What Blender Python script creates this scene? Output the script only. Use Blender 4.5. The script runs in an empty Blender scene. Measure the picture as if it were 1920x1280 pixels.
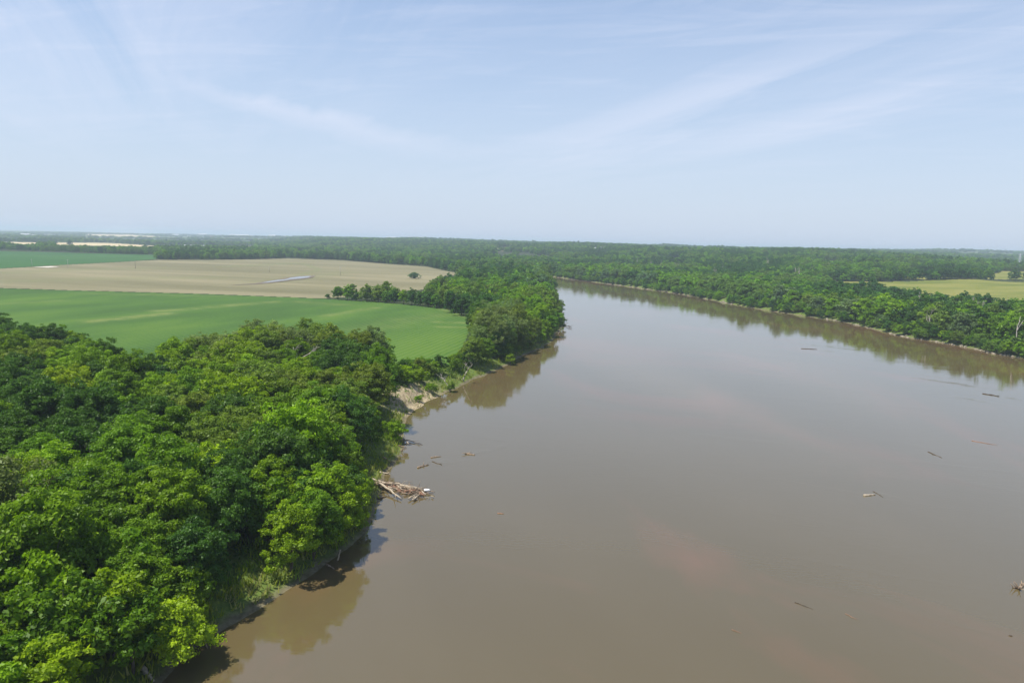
import bpy, math, random
import numpy as np
from mathutils import Matrix, Vector
D = bpy.data
SC = bpy.context.scene
COL = SC.collection
PI = math.pi
CAMH = 52.0; F = 1280.0; PITCH = math.radians(8.33); ROLL = math.radians(1.461)
LAND = 3.5

# ------------------------------------------------------------------ camera geometry
R0 = np.array([1., 0, 0]); FW = np.array([0, math.cos(PITCH), -math.sin(PITCH)]); U0 = np.array([0, math.sin(PITCH), math.cos(PITCH)])
CR = math.cos(ROLL)*R0 + math.sin(ROLL)*U0
CU = -math.sin(ROLL)*R0 + math.cos(ROLL)*U0
def ray(x, y): return CR*(x-960)/F + CU*(640-y)/F + FW
def gp(x, y, z=0.0):
    d = ray(x, y); t = (z-CAMH)/min(d[2], -1e-4)
    return np.array([d[0]*t, d[1]*t])
def gpl(pts, z=0.0): return np.array([gp(x, y, z) for x, y in pts])
def proj(X, Y, Z):
    X, Y, Z = np.asarray(X, float), np.asarray(Y, float), np.asarray(Z, float)-CAMH
    f = X*FW[0]+Y*FW[1]+Z*FW[2]; f = np.where(f < 1e-3, 1e-3, f)
    return 960+F*(X*CR[0]+Y*CR[1]+Z*CR[2])/f, 640-F*(X*CU[0]+Y*CU[1]+Z*CU[2])/f

# ------------------------------------------------------------------ noise
def _h(ix, iy, s):
    n = (ix*374761393 + iy*668265263 + s*974711) & 0xffffffff
    n = ((n ^ (n >> 13))*1274126177) & 0xffffffff
    return ((n ^ (n >> 16)) & 0xffffff)/float(0xffffff)
def vnoise(x, y, s=0):
    x = np.asarray(x, float); y = np.asarray(y, float)
    ix = np.floor(x).astype(np.int64); iy = np.floor(y).astype(np.int64)
    fx = x-ix; fy = y-iy; fx = fx*fx*(3-2*fx); fy = fy*fy*(3-2*fy)
    a = _h(ix, iy, s); b = _h(ix+1, iy, s); c = _h(ix, iy+1, s); d = _h(ix+1, iy+1, s)
    return (a*(1-fx)+b*fx)*(1-fy)+(c*(1-fx)+d*fx)*fy
def fbm(x, y, s=0, o=4):
    r = 0; a = .5
    for i in range(o):
        r = r+a*vnoise(x*2**i, y*2**i, s+i*7); a *= .5
    return r/(1-.5**o)
def sstep(a, b, x):
    t = np.clip((x-a)/(b-a), 0, 1); return t*t*(3-2*t)
def inpoly(x, y, P):
    x = np.asarray(x, float); y = np.asarray(y, float); c = np.zeros(x.shape, bool); n = len(P)
    for i in range(n):
        x1, y1 = P[i]; x2, y2 = P[(i+1) % n]
        if y1 == y2: continue
        m = ((y1 > y) != (y2 > y)) & (x < (x2-x1)*(y-y1)/(y2-y1)+x1)
        c ^= m
    return c
def dpoly(x, y, P, closed=True):
    x = np.asarray(x, float); y = np.asarray(y, float); d = np.full(x.shape, 1e18); n = len(P)
    for i in range(n if closed else n-1):
        x1, y1 = P[i]; x2, y2 = P[(i+1) % n]; dx, dy = x2-x1, y2-y1; L = dx*dx+dy*dy
        if L == 0: continue
        t = np.clip(((x-x1)*dx+(y-y1)*dy)/L, 0, 1)
        d = np.minimum(d, (x-x1-t*dx)**2+(y-y1-t*dy)**2)
    return np.sqrt(d)

# ------------------------------------------------------------------ map traced from the view
LSH = [(300,1284),(345,1240),(385,1202),(440,1166),(500,1130),(545,1100),(600,1066),(650,1030),(690,990),(706,955),(714,925),(722,890),(742,862),(764,836),
       (755,812),(762,785),(795,757),(850,730),(900,707),(940,690),(980,668),(1020,651),(1042,634),(1048,612),(1052,590),(1046,570),(1040,555),(1040,540),(1035,528),(1015,521)]
RSH = [(1922,674),(1850,660),(1780,645),(1700,633),(1620,613),(1560,600),(1500,592),(1400,576),(1300,556),(1240,546),(1160,535),(1080,525),(1030,518),(1000,514)]
ls = [tuple(p) for p in gpl(LSH)]; rs = [tuple(p) for p in gpl(RSH)]
farL = [tuple(p) for p in gpl([(980,513.5),(900,505.5),(800,497.5),(700,490),(560,483)])]
farR = [tuple(p) for p in gpl([(960,508.5),(900,501),(820,494),(700,485),(560,478)])]
b0 = ls[0]; r0 = rs[0]
RIVER = [(-330,-700),(-170,-260),(-95,-80),(-48,15)] + ls + farL + farR[::-1] + rs[::-1] + [(r0[0]+90, r0[1]-120),(560,40),(640,-200),(700,-700)]
RIVER = np.array(RIVER)
LEFT_SIDE = np.array([(-330,-700),(-170,-260),(-95,-80),(-48,15)]+ls+farL)
def rdist(x, y):      # >0 on land
    d = dpoly(x, y, RIVER); ins = inpoly(x, y, RIVER)
    d = np.where(ins, -d, d)
    return d + (fbm(np.asarray(x)/7., np.asarray(y)/7., 3, 3)-.5)*2.4*np.clip(np.hypot(x, y)/200., .4, 3)
# hill skyline: px column -> start range, full range, height
HT = np.array([[-900,5500,12000,10],[0,5500,12000,10],[300,5000,9000,16],[480,3800,6500,22],[600,2400,3900,31],[760,2100,3600,36],[960,1800,3100,35],[1060,1700,3000,33],
               [1150,1500,2700,29],[1300,1250,2350,26],[1400,1150,2150,25],[1560,1000,2000,22],[1750,950,1700,18],[1900,900,1500,11],[2400,900,1500,11]], float)
HT[:,0] = np.arctan((HT[:,0]-960)/1290.)
EROS = gp(765, 745, 2.0)
def ground_z(x, y, d=None):
    x = np.asarray(x, float); y = np.asarray(y, float)
    if d is None: d = rdist(x, y)
    r = np.hypot(x, y); az = np.arctan2(x, np.maximum(y, 1e-3)); az = np.where(y <= 0, np.sign(x)*1.5, az)
    a = np.interp(az, HT[:,0], HT[:,1]); b = np.interp(az, HT[:,0], HT[:,2]); h = np.interp(az, HT[:,0], HT[:,3])
    n = fbm(x/420., y/420., 11, 4)-.5
    hill = h*sstep(a*.75, b, r)*(1+.35*n) + 24*n*sstep(a, b, r)
    right = sstep(.05, .5, az)
    hill = hill + right*sstep(60, 700, d)*(5+8*(fbm(x/160., y/160., 5, 3)-.3))*sstep(250, 500, r)
    hill = hill + 14*(fbm(x/240., y/240., 14, 3)-.5)*sstep(a, b, r)*right
    hill = hill + 38*np.exp(-((az-.61)/.13)**2)*sstep(3600, 6500, r)*(1+.15*n)
    hill = hill + sstep(2500, 6000, r)*8*(fbm(x/900., y/900., 21, 3)-.5)*(1-right)
    er = np.exp(-((x-EROS[0])**2+(y-EROS[1])**2)/(16.**2))
    top = LAND + (fbm(x/60., y/60., 8, 3)-.5)*.5 + 1.3*er
    w = np.interp(d, [-60,-12,0,2.2,5,9,14], [-3,-3,-.02,.6,1.8,3.1,3.5])/3.5
    steep = np.interp(d, [-60,-12,0,2.4,3.4,8,14], [-3,-3,-.02,.35,1.2,3.3,3.5])/3.5
    w = w*(1-er)+steep*er
    bump = (fbm(x/2.3, y/2.3, 31, 3)-.5)*(.5+1.2*er)*sstep(.5, 5, d)*(1-sstep(14, 40, d))
    return np.where(d < 0, w*3.5, w*top + hill + bump)
def cast(x, y, off=0.0):
    d = ray(x, y); d = d/np.hypot(d[0], d[1])
    r = np.exp(np.linspace(math.log(60), math.log(24000), 1800))
    X = d[0]*r; Y = d[1]*r; Z = CAMH+d[2]*r
    g0 = ground_z(X, Y); g = np.where(g0 < 3.2, np.maximum(g0, 0), g0+off)
    k = np.nonzero(Z <= g)[0]
    k = k[0] if len(k) else len(r)-1
    return np.array([X[k], Y[k]])
def castl(pts, off=0.0): return np.array([cast(x, y, off) for x, y in pts])

NEARF = gpl([(-900,541),(0,541),(180,546),(420,553),(600,560),(700,565),(830,578),(886,598),(886,610),(872,640),(850,686),(735,692),(620,682),(500,670),(430,673),(370,688),
             (330,703),(230,703),(190,678),(140,663),(0,660),(-900,700)], LAND)
TAN = gpl([(-900,540.4),(0,540.4),(180,545.4),(420,552.4),(600,559.4),(625,558),(720,552),(808,541),(815,527),(860,513),(800,500),(720,494.5),(640,488),(540,484.5),(470,486.5),(400,487.5),(300,487),(250,490),(100,498),(0,504),(-900,540)], LAND)
FARF = gpl([(-900,538),(0,503.4),(100,497.4),(250,489.4),(292,486),(292,478),(0,471),(-900,449)], LAND)
STRAW = gpl([(20,454),(100,455),(200,455.5),(292,461),(292,463),(-200,455),(-200,452)], LAND)
FARG = gpl([(-500,446.5),(0,448),(75,450),(75,453.2),(0,452.8),(-500,449.5)], LAND)
STRAW2 = gpl([(165,441.8),(240,443),(300,446),(235,446.2),(160,443.6)], LAND)
MEAD = castl([(1540,528),(1700,528.5),(1920,529),(2200,535),(2200,612),(1920,590),(1850,585),(1780,573),(1700,561),(1620,551),(1545,541)])
MEAD2 = castl([(1668,513),(1730,512),(1784,514),(1782,521),(1730,524),(1672,522)])
MEAD3 = castl([(1840,516),(1880,508),(1925,509),(1990,512),(1990,526),(1900,524),(1850,523)])
GLADE = castl([(928,466),(948,464),(962,465.5),(955,470),(935,473)])
GLADE2 = castl([(1108,468),(1142,468),(1140,471),(1112,471)])
GLADE3 = castl([(450,462),(480,462),(480,464),(455,464)])
FIELDS = [NEARF, TAN, FARF, STRAW, FARG, STRAW2, MEAD, MEAD2, MEAD3, GLADE, GLADE2, GLADE3]

# ------------------------------------------------------------------ materials
def mat(name):
    m = D.materials.new(name); m.use_nodes = True; nt = m.node_tree; nt.nodes.clear()
    out = nt.nodes.new('ShaderNodeOutputMaterial')
    return m, nt, out
def N(nt, t, **k):
    n = nt.nodes.new(t)
    for a, v in k.items():
        if a.startswith('_'): setattr(n, a[1:], v)
        else: n.inputs[a.replace('__', ' ')].default_value = v
    return n
def L(nt, a, b): nt.links.new(a, b)
def ramp(nt, fac, stops):
    r = nt.nodes.new('ShaderNodeValToRGB'); e = r.color_ramp.elements
    while len(e) < len(stops): e.new(.5)
    for i, (p, c) in enumerate(stops): e[i].position = p; e[i].color = (*c, 1) if len(c) == 3 else c
    L(nt, fac, r.inputs[0]); return r.outputs[0]
def mixc(nt, f, a, b, mode='MIX'):
    m = nt.nodes.new('ShaderNodeMix'); m.data_type = 'RGBA'; m.blend_type = mode
    for s, v in ((0, f), (6, a), (7, b)):
        if hasattr(v, 'is_output') or isinstance(v, bpy.types.NodeSocket): L(nt, v, m.inputs[s])
        elif s == 0: m.inputs[0].default_value = v
        else: m.inputs[s].default_value = (*v, 1)
    return m.outputs[2]
def math_(nt, op, a, b=0.0, c=None, clamp=False):
    m = nt.nodes.new('ShaderNodeMath'); m.operation = op; m.use_clamp = clamp
    for i, v in enumerate((a, b) if c is None else (a, b, c)):
        if isinstance(v, bpy.types.NodeSocket): L(nt, v, m.inputs[i])
        else: m.inputs[i].default_value = v
    return m.outputs[0]
def noise(nt, vec, scale, detail=4, rough=.55, dist=0.):
    n = nt.nodes.new('ShaderNodeTexNoise'); n.inputs['Scale'].default_value = scale; n.inputs['Detail'].default_value = detail
    n.inputs['Roughness'].default_value = rough; n.inputs['Distortion'].default_value = dist
    if vec is not None: L(nt, vec, n.inputs['Vector'])
    return n.outputs[0]
def pos(nt, scale=(1,1,1), rot=0.0):
    g = nt.nodes.new('ShaderNodeNewGeometry'); m = nt.nodes.new('ShaderNodeMapping')
    m.inputs['Scale'].default_value = scale
    if rot:
        m0 = nt.nodes.new('ShaderNodeMapping'); m0.inputs['Rotation'].default_value = (0,0,rot)
        L(nt, g.outputs['Position'], m0.inputs['Vector']); L(nt, m0.outputs[0], m.inputs['Vector'])
    else: L(nt, g.outputs['Position'], m.inputs['Vector'])
    return m.outputs[0]
def attr(nt, name, typ='GEOMETRY'):
    a = nt.nodes.new('ShaderNodeAttribute'); a.attribute_name = name; a.attribute_type = typ; return a
def bsdf(nt, out, color, rough=.9, spec=.3, bump=None):
    p = nt.nodes.new('ShaderNodeBsdfPrincipled')
    if isinstance(color, bpy.types.NodeSocket): L(nt, color, p.inputs['Base Color'])
    else: p.inputs['Base Color'].default_value = (*color, 1)
    p.inputs['Roughness'].default_value = rough; p.inputs['Specular IOR Level'].default_value = spec
    if bump is not None: L(nt, bump, p.inputs['Normal'])
    L(nt, p.outputs[0], out.inputs[0]); return p
def bumpn(nt, h, strength=.5, dist=.1):
    b = nt.nodes.new('ShaderNodeBump'); b.inputs['Strength'].default_value = strength; b.inputs['Distance'].default_value = dist
    L(nt, h, b.inputs['Height']); return b.outputs[0]
def rowang(a, b):
    t = gp(*b, LAND)-gp(*a, LAND); return math.atan2(t[0], t[1])
M = {}
def leaf_mat():
    m, nt, out = mat('leaves')
    at = attr(nt, 'tint', 'INSTANCER'); tone = attr(nt, 'tone')
    mr = nt.nodes.new('ShaderNodeMapRange'); mr.inputs['To Min'].default_value = .6; mr.inputs['To Max'].default_value = 1.45
    L(nt, tone.outputs['Fac'], mr.inputs['Value'])
    hs = nt.nodes.new('ShaderNodeHueSaturation')
    hu = nt.nodes.new('ShaderNodeMapRange'); hu.inputs['To Min'].default_value = .512; hu.inputs['To Max'].default_value = .492
    L(nt, tone.outputs['Fac'], hu.inputs['Value']); L(nt, hu.outputs[0], hs.inputs['Hue'])
    L(nt, mr.outputs[0], hs.inputs['Value']); L(nt, at.outputs['Color'], hs.inputs['Color'])
    d = N(nt, 'ShaderNodeBsdfDiffuse'); t = N(nt, 'ShaderNodeBsdfTranslucent'); g = N(nt, 'ShaderNodeBsdfGlossy', Roughness=.45)
    tc = mixc(nt, 1.0, hs.outputs[0], (1.12,1.18,.4), 'MULTIPLY')
    L(nt, hs.outputs[0], d.inputs[0]); L(nt, tc, t.inputs[0]); g.inputs[0].default_value = (.9,.95,.85,1)
    m1 = nt.nodes.new('ShaderNodeMixShader'); m1.inputs[0].default_value = .44; L(nt, d.outputs[0], m1.inputs[1]); L(nt, t.outputs[0], m1.inputs[2])
    m2 = nt.nodes.new('ShaderNodeMixShader'); m2.inputs[0].default_value = .012; L(nt, m1.outputs[0], m2.inputs[1]); L(nt, g.outputs[0], m2.inputs[2])
    L(nt, m2.outputs[0], out.inputs[0]); M['leaf'] = m
leaf_mat()
def bark(name, c1, c2):
    m, nt, out = mat(name); n = noise(nt, pos(nt, (3,3,.8)), 1.2, 5)
    bsdf(nt, out, ramp(nt, n, [(.3, c1), (.7, c2)]), .9, .2); M[name] = m
bark('bark', (.05,.04,.028), (.16,.135,.1)); bark('pale_bark', (.24,.21,.17), (.5,.46,.39)); bark('driftwood_wood', (.12,.085,.055), (.32,.24,.165)); bark('pale_driftwood', (.25,.2,.14), (.47,.4,.3))
bark('dark_wood', (.035,.028,.02), (.12,.09,.065)); bark('red_wood', (.2,.1,.06), (.35,.2,.13))
def ground_mat():
    m, nt, out = mat('ground'); P = pos(nt)
    dr = attr(nt, 'river_distance').outputs['Fac']; er = attr(nt, 'erosion').outputs['Fac']; fo = attr(nt, 'pale').outputs['Fac']
    n1 = noise(nt, P, .9, 6, .65); n2 = noise(nt, P, .12, 5, .6); n3 = noise(nt, P, .0035, 5, .6)
    grass = ramp(nt, n1, [(.25, (.035,.07,.012)), (.5, (.08,.14,.022)), (.75, (.16,.2,.045))])
    grass = mixc(nt, math_(nt, 'MULTIPLY', n2, .5), grass, (.14,.13,.04))
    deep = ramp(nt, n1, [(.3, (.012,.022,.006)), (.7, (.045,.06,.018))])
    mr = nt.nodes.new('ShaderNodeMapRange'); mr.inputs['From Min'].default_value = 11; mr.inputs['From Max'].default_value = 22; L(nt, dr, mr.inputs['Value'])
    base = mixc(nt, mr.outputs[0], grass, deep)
    # countryside far away: mottled fields and woods
    far = ramp(nt, n3, [(.35, (.03,.06,.02)), (.52, (.06,.1,.03)), (.6, (.2,.19,.09)), (.68, (.06,.1,.03))])
    fr = nt.nodes.new('ShaderNodeMapRange'); fr.inputs['From Min'].default_value = 2500; fr.inputs['From Max'].default_value = 4500
    ln = nt.nodes.new('ShaderNodeVectorMath'); ln.operation = 'LENGTH'; L(nt, P, ln.inputs[0]); L(nt, ln.outputs['Value'], fr.inputs['Value'])
    base = mixc(nt, fr.outputs[0], base, far)
    mud = ramp(nt, n1, [(.3, (.07,.06,.03)), (.7, (.19,.165,.1))])
    mm = nt.nodes.new('ShaderNodeMapRange'); mm.inputs['From Min'].default_value = .5; mm.inputs['From Max'].default_value = 1.8; mm.inputs['To Min'].default_value = 1; mm.inputs['To Max'].default_value = 0
    L(nt, math_(nt, 'ADD', dr, math_(nt, 'MULTIPLY', math_(nt, 'SUBTRACT', n2, .5), 5.)), mm.inputs['Value'])
    base = mixc(nt, mm.outputs[0], base, mud)
    sand = ramp(nt, noise(nt, pos(nt, (1,.35,.25)), 1.1, 5, .7), [(.35, (.16,.12,.065)), (.6, (.4,.33,.21))])
    sm = math_(nt, 'MULTIPLY', er, ramp(nt, noise(nt, P, .45, 5, .7), [(.34, (0,0,0)), (.48, (1,1,1))]))
    base = mixc(nt, sm, base, sand)
    bsdf(nt, out, base, .95, .15, bumpn(nt, n1, .6, .3)); M['ground'] = m
ground_mat()
def field_mat(name, c_lo, c_mid, c_hi, pale, rowrot=0., rowscale=0., rowcol=(.1,.08,.05), rowamt=.3, patch=.02, streak=(1,1,1)):
    m, nt, out = mat(name); P = pos(nt)
    n1 = noise(nt, P, 1.6, 4, .7); n2 = noise(nt, pos(nt, streak, rowrot), patch, 5, .6)
    s = math_(nt, 'ADD', math_(nt, 'MULTIPLY', n1, .45), math_(nt, 'MULTIPLY', n2, .6))
    c = ramp(nt, s, [(.43, c_lo), (.525, c_mid), (.62, c_hi)])
    h = n1
    if rowscale:
        w = nt.nodes.new('ShaderNodeTexWave'); w.wave_type = 'BANDS'; w.bands_direction = 'X'; w.inputs['Scale'].default_value = rowscale
        w.inputs['Distortion'].default_value = 1.2; w.inputs['Detail'].default_value = 2; w.inputs['Detail Scale'].default_value = .02
        L(nt, pos(nt, (1,1,1), rowrot), w.inputs['Vector'])
        c = mixc(nt, math_(nt, 'MULTIPLY', w.outputs['Fac'], rowamt), c, rowcol)
        h = math_(nt, 'ADD', math_(nt, 'MULTIPLY', w.outputs['Fac'], -1.), n1)
    pa = attr(nt, 'pale').outputs['Fac']
    pf = math_(nt, 'MULTIPLY', pa, ramp(nt, noise(nt, P, .09, 7, .8), [(.36, (.05,)*3), (.6, (1,)*3)]), clamp=True)
    c = mixc(nt, pf, c, pale)
    bsdf(nt, out, c, .95, .15, bumpn(nt, h, .6, .25)); M[name] = m
field_mat('bean_crop', (.017,.062,.008), (.031,.092,.009), (.066,.132,.013), (.18,.2,.06), rowrot=rowang((759,666),(862,626)), rowscale=.1, rowcol=(.1,.15,.03), rowamt=.5, streak=(1,.3,1))
field_mat('stubble', (.115,.105,.054), (.165,.148,.082), (.225,.195,.115), (.135,.15,.06), rowrot=rowang((470,497),(740,507)), rowscale=.022, rowcol=(.16,.155,.07), rowamt=.35, patch=.014, streak=(1,.16,1))
field_mat('distant_crop', (.022,.078,.014), (.03,.092,.018), (.04,.108,.022), (.2,.2,.1), patch=.004)
field_mat('straw', (.36,.28,.15), (.46,.37,.21), (.54,.45,.27), (.4,.4,.2), patch=.01)
field_mat('meadow_grass', (.09,.115,.016), (.145,.155,.028), (.2,.19,.05), (.16,.2,.05), patch=.03, streak=(.3,1,1))
def water_mat(name, deep, plume, bs=.02, clear=False):
    m, nt, out = mat(name); P = pos(nt)
    n = noise(nt, pos(nt, (1,.45,1), math.radians(-20)), .018, 5, .6, 1.0)
    c = mixc(nt, ramp(nt, n, [(.5, (0,0,0)), (.66, (1,1,1))]), deep, plume)
    w1 = noise(nt, pos(nt, (.35,1.,1)), 1.3, 3, .55); w2 = noise(nt, pos(nt, (.5,1,1)), .22, 3, .5)
    gate = ramp(nt, noise(nt, pos(nt, (.5,1,1)), .02, 3, .5), [(.4, (.35,)*3), (.62, (1,)*3)])
    g3 = ramp(nt, noise(nt, pos(nt, (.16,1,1), math.radians(25)), .06, 5, .6, 1.5), [(.56, (0,)*3), (.68, (1,)*3)])
    h = math_(nt, 'ADD', math_(nt, 'MULTIPLY', math_(nt, 'MULTIPLY', w1, gate), .05), math_(nt, 'MULTIPLY', w2, .05))
    h = math_(nt, 'ADD', h, math_(nt, 'MULTIPLY', math_(nt, 'MULTIPLY', g3, w1), .05))
    if bs > .1:
        sm = None; sx = nt.nodes.new('ShaderNodeSeparateXYZ'); L(nt, P, sx.inputs[0]); wv = math_(nt, 'MULTIPLY', math_(nt, 'SUBTRACT', noise(nt, P, .08, 4), .5), 9.)
        for (pa, pb, wd) in (((1698,706),(1900,735),4.),((1735,735),(1920,765),3.),((1505,654),(1580,661),3.),((1480,642),(1700,667),1.5),((1637,921),(1700,940),1.3),((1842,738),(1930,752),3.),((880,852),(960,830),2.),((800,870),(900,850),3.)):
            a = gp(*pa); b = gp(*pb); t = b-a; Ls = float(np.linalg.norm(t)); t = t/Ls
            al = math_(nt, 'ADD', math_(nt, 'MULTIPLY', sx.outputs[0], float(t[0])), math_(nt, 'MULTIPLY_ADD', sx.outputs[1], float(t[1]), float(-a@t)))
            ac = math_(nt, 'ADD', math_(nt, 'MULTIPLY', sx.outputs[0], float(-t[1])), math_(nt, 'MULTIPLY_ADD', sx.outputs[1], float(t[0]), float(a[0]*t[1]-a[1]*t[0])))
            ac = math_(nt, 'ADD', ac, math_(nt, 'MULTIPLY', wv, wd*.12))
            g_ = math_(nt, 'SUBTRACT', 1., math_(nt, 'DIVIDE', math_(nt, 'ABSOLUTE', ac), wd), clamp=True)
            g_ = math_(nt, 'MULTIPLY', g_, math_(nt, 'MULTIPLY', math_(nt, 'MULTIPLY', al, .6, clamp=True), math_(nt, 'MULTIPLY', math_(nt, 'SUBTRACT', Ls, al), 2.5/Ls, clamp=True)))
            sm = g_ if sm is None else math_(nt, 'MAXIMUM', sm, g_)
        w3 = noise(nt, P, 1.1, 4, .7)
        h = math_(nt, 'ADD', h, math_(nt, 'MULTIPLY', math_(nt, 'MULTIPLY', math_(nt, 'MULTIPLY', sm, ramp(nt, noise(nt, P, .16, 4), [(.42, (0,)*3), (.6, (1,)*3)])), w3), .26))
    p = bsdf(nt, out, c, .045, .5, bumpn(nt, h, bs, 1.0)); p.inputs['IOR'].default_value = 1.8
    M[name] = m
water_mat('river_water', (.097,.075,.033), (.128,.08,.039), .27)
water_mat('pond_water', (.08,.07,.05), (.08,.07,.05), .01)
def plain(name, col, rough=.7, metal=0.):
    m, nt, out = mat(name); n = noise(nt, pos(nt), .8, 4)
    c = mixc(nt, math_(nt, 'MULTIPLY', n, .3), col, tuple(x*.6 for x in col))
    p = bsdf(nt, out, c, rough, .4); p.inputs['Metallic'].default_value = metal; M[name] = m
plain('wet_mud', (.13,.1,.065), .8); plain('white_wall', (.5,.5,.48)); plain('metal_roof', (.42,.43,.44), .6); plain('dark_opening', (.04,.04,.045)); plain('red_roof', (.3,.12,.08))
plain('pole_wood', (.42,.39,.34)); plain('dark_pole_wood', (.1,.08,.06)); plain('insulator', (.5,.5,.5)); plain('rock', (.27,.235,.17), .9); plain('steel', (.6,.62,.64), .5)
plain('white_plastic', (.8,.8,.78), .5); plain('gravel', (.55,.5,.42), .9)
def grass_mat():
    m, nt, out = mat('bank_grass'); t = attr(nt, 'tone').outputs['Fac']
    c = ramp(nt, t, [(0, (.07,.15,.012)), (.4, (.14,.24,.018)), (.75, (.24,.29,.03)), (1, (.33,.32,.12))])
    d = N(nt, 'ShaderNodeBsdfDiffuse'); tr = N(nt, 'ShaderNodeBsdfTranslucent'); L(nt, c, d.inputs[0]); L(nt, c, tr.inputs[0])
    x = nt.nodes.new('ShaderNodeMixShader'); x.inputs[0].default_value = .35; L(nt, d.outputs[0], x.inputs[1]); L(nt, tr.outputs[0], x.inputs[2]); L(nt, x.outputs[0], out.inputs[0]); M['grass'] = m
grass_mat()

# ------------------------------------------------------------------ mesh helpers
def mesh_np(name, V, faces, mt, attrs=None, smooth=False):
    """faces: int array (n,3|4)"""
    me = D.meshes.new(name); V = np.asarray(V, np.float32); faces = np.asarray(faces, np.int32); k = faces.shape[1]
    me.vertices.add(len(V)); me.vertices.foreach_set('co', V.ravel())
    me.loops.add(faces.size); me.loops.foreach_set('vertex_index', faces.ravel())
    me.polygons.add(len(faces)); me.polygons.foreach_set('loop_start', np.arange(0, faces.size, k, dtype=np.int32))
    if smooth: me.polygons.foreach_set('use_smooth', np.ones(len(faces), bool))
    me.materials.append(mt)
    for an, av in (attrs or {}).items():
        a = me.attributes.new(an, 'FLOAT', 'POINT'); a.data.foreach_set('value', np.asarray(av, np.float32))
    me.update(calc_edges=True); return me
def tag(o, label=None, cat=None, group=None, kind=None):
    if label: o['label'] = label
    if cat: o['category'] = cat
    if group: o['group'] = group
    if kind: o['kind'] = kind
    return o
def link(name, me, parent=None, loc=(0,0,0)):
    o = D.objects.new(name, me); COL.objects.link(o); o.location = loc
    if parent: o.parent = parent
    return o
def empty(name, loc, rz=0., sc=None):
    o = D.objects.new(name, None); COL.objects.link(o); o.location = loc; o.rotation_euler = (0,0,rz); o.empty_display_size = .5
    if sc: o.scale = sc
    return o
class MB:
    def __init__(s): s.v = []; s.f = []; s.n = 0; s.t = []
    def add(s, v, f, tone=.5):
        v = np.asarray(v, float); s.v.append(v); s.f += [tuple(i+s.n for i in q) for q in f]; s.n += len(v); s.t += [tone]*len(v)
    def tube(s, pts, rad, k=6, cap=True):
        pts = np.asarray(pts, float); n = len(pts); rings = []
        up = np.array([.13,.31,.94])
        for i in range(n):
            t = pts[min(i+1, n-1)]-pts[max(i-1, 0)]; t = t/(np.linalg.norm(t)+1e-9)
            a = np.cross(t, up)
            if np.linalg.norm(a) < .1: a = np.cross(t, [1,0,0])
            a /= np.linalg.norm(a); b = np.cross(t, a)
            rings.append([pts[i]+rad[i]*(math.cos(2*PI*j/k)*a+math.sin(2*PI*j/k)*b) for j in range(k)])
        v = [p for r in rings for p in r]
        f = [(i*k+j, i*k+(j+1) % k, (i+1)*k+(j+1) % k, (i+1)*k+j) for i in range(n-1) for j in range(k)]
        if cap:
            v += [pts[0], pts[-1]]; c0 = n*k; c1 = c0+1
            f += [(c0, (j+1) % k, j) for j in range(k)]+[(c1, (n-1)*k+j, (n-1)*k+(j+1) % k) for j in range(k)]
        s.add(v, f)
    def box(s, c, d, rz=0.):
        x, y, z = d[0]/2, d[1]/2, d[2]/2; co, si = math.cos(rz), math.sin(rz)
        v = []
        for a in (-1,1):
            for b in (-1,1):
                for e in (-1,1): v.append((c[0]+a*x*co-b*y*si, c[1]+a*x*si+b*y*co, c[2]+e*z))
        s.add(v, [(0,1,3,2),(4,6,7,5),(0,4,5,1),(2,3,7,6),(0,2,6,4),(1,5,7,3)])
    def mesh(s, name, mt, smooth=True):
        me = D.meshes.new(name); me.from_pydata([tuple(p) for p in np.concatenate(s.v)], [], s.f); me.materials.append(mt)
        me.polygons.foreach_set('use_smooth', [smooth]*len(me.polygons)); me.update(); return me

# ------------------------------------------------------------------ ground sheet
def ang_list():
    a = list(np.radians(np.arange(-47, 47.01, .12))); a = [x for x in a]
    rest = list(np.radians(np.arange(49, 313, 2.0)))
    return np.array(a+rest)
AN = ang_list()
RR = np.concatenate([np.linspace(6, 58, 14), np.exp(np.linspace(math.log(60), math.log(2600), 400)), np.exp(np.linspace(math.log(2680), math.log(25000), 80))])
A, R = np.meshgrid(AN, RR); GX = (np.sin(A)*R).ravel(); GY = (np.cos(A)*R).ravel()
GD = rdist(GX, GY); GZ = ground_z(GX, GY, GD)
na, nr = len(AN), len(RR)
ii, jj = np.meshgrid(np.arange(nr-1), np.arange(na), indexing='ij'); j2 = (jj+1) % na
quads = np.stack([ii*na+jj, (ii+1)*na+jj, (ii+1)*na+j2, ii*na+j2], -1).reshape(-1, 4)[:, ::-1]
er = np.exp(-((GX-EROS[0])**2+(GY-EROS[1])**2)/(15.**2))*(GD < 11)*1.6
V = np.stack([GX, GY, GZ], 1)
# centre cap
Vc = np.vstack([V, [[0,0,-3]]])
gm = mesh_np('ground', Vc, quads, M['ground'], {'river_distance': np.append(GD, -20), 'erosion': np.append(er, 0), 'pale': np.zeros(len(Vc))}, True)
g = link('ground', gm); tag(g, kind='structure')
cxq = GX[quads].mean(1); cyq = GY[quads].mean(1)
def field(name, poly, mt, up=.07, paleness=None):
    m = inpoly(cxq, cyq, poly); q = quads[m]
    u, inv = np.unique(q, return_inverse=True); q = inv.reshape(-1, 4)
    v = V[u].copy(); v[:,2] += up
    p = np.zeros(len(v)) if paleness is None else paleness(v[:,0], v[:,1])
    o = link(name, mesh_np(name, v, q, mt, {'pale': p}, True)); tag(o, kind='structure'); return o
def blob(lst, z=LAND):
    P = [(gpl(pts, z), w, a) for pts, w, a in lst]
    def f(x, y):
        r = np.zeros(x.shape)
        for pl, w, a in P: r = np.maximum(r, a*np.exp(-(dpoly(x, y, pl, False)/w)**2*1.2))
        return r
    return f
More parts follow.
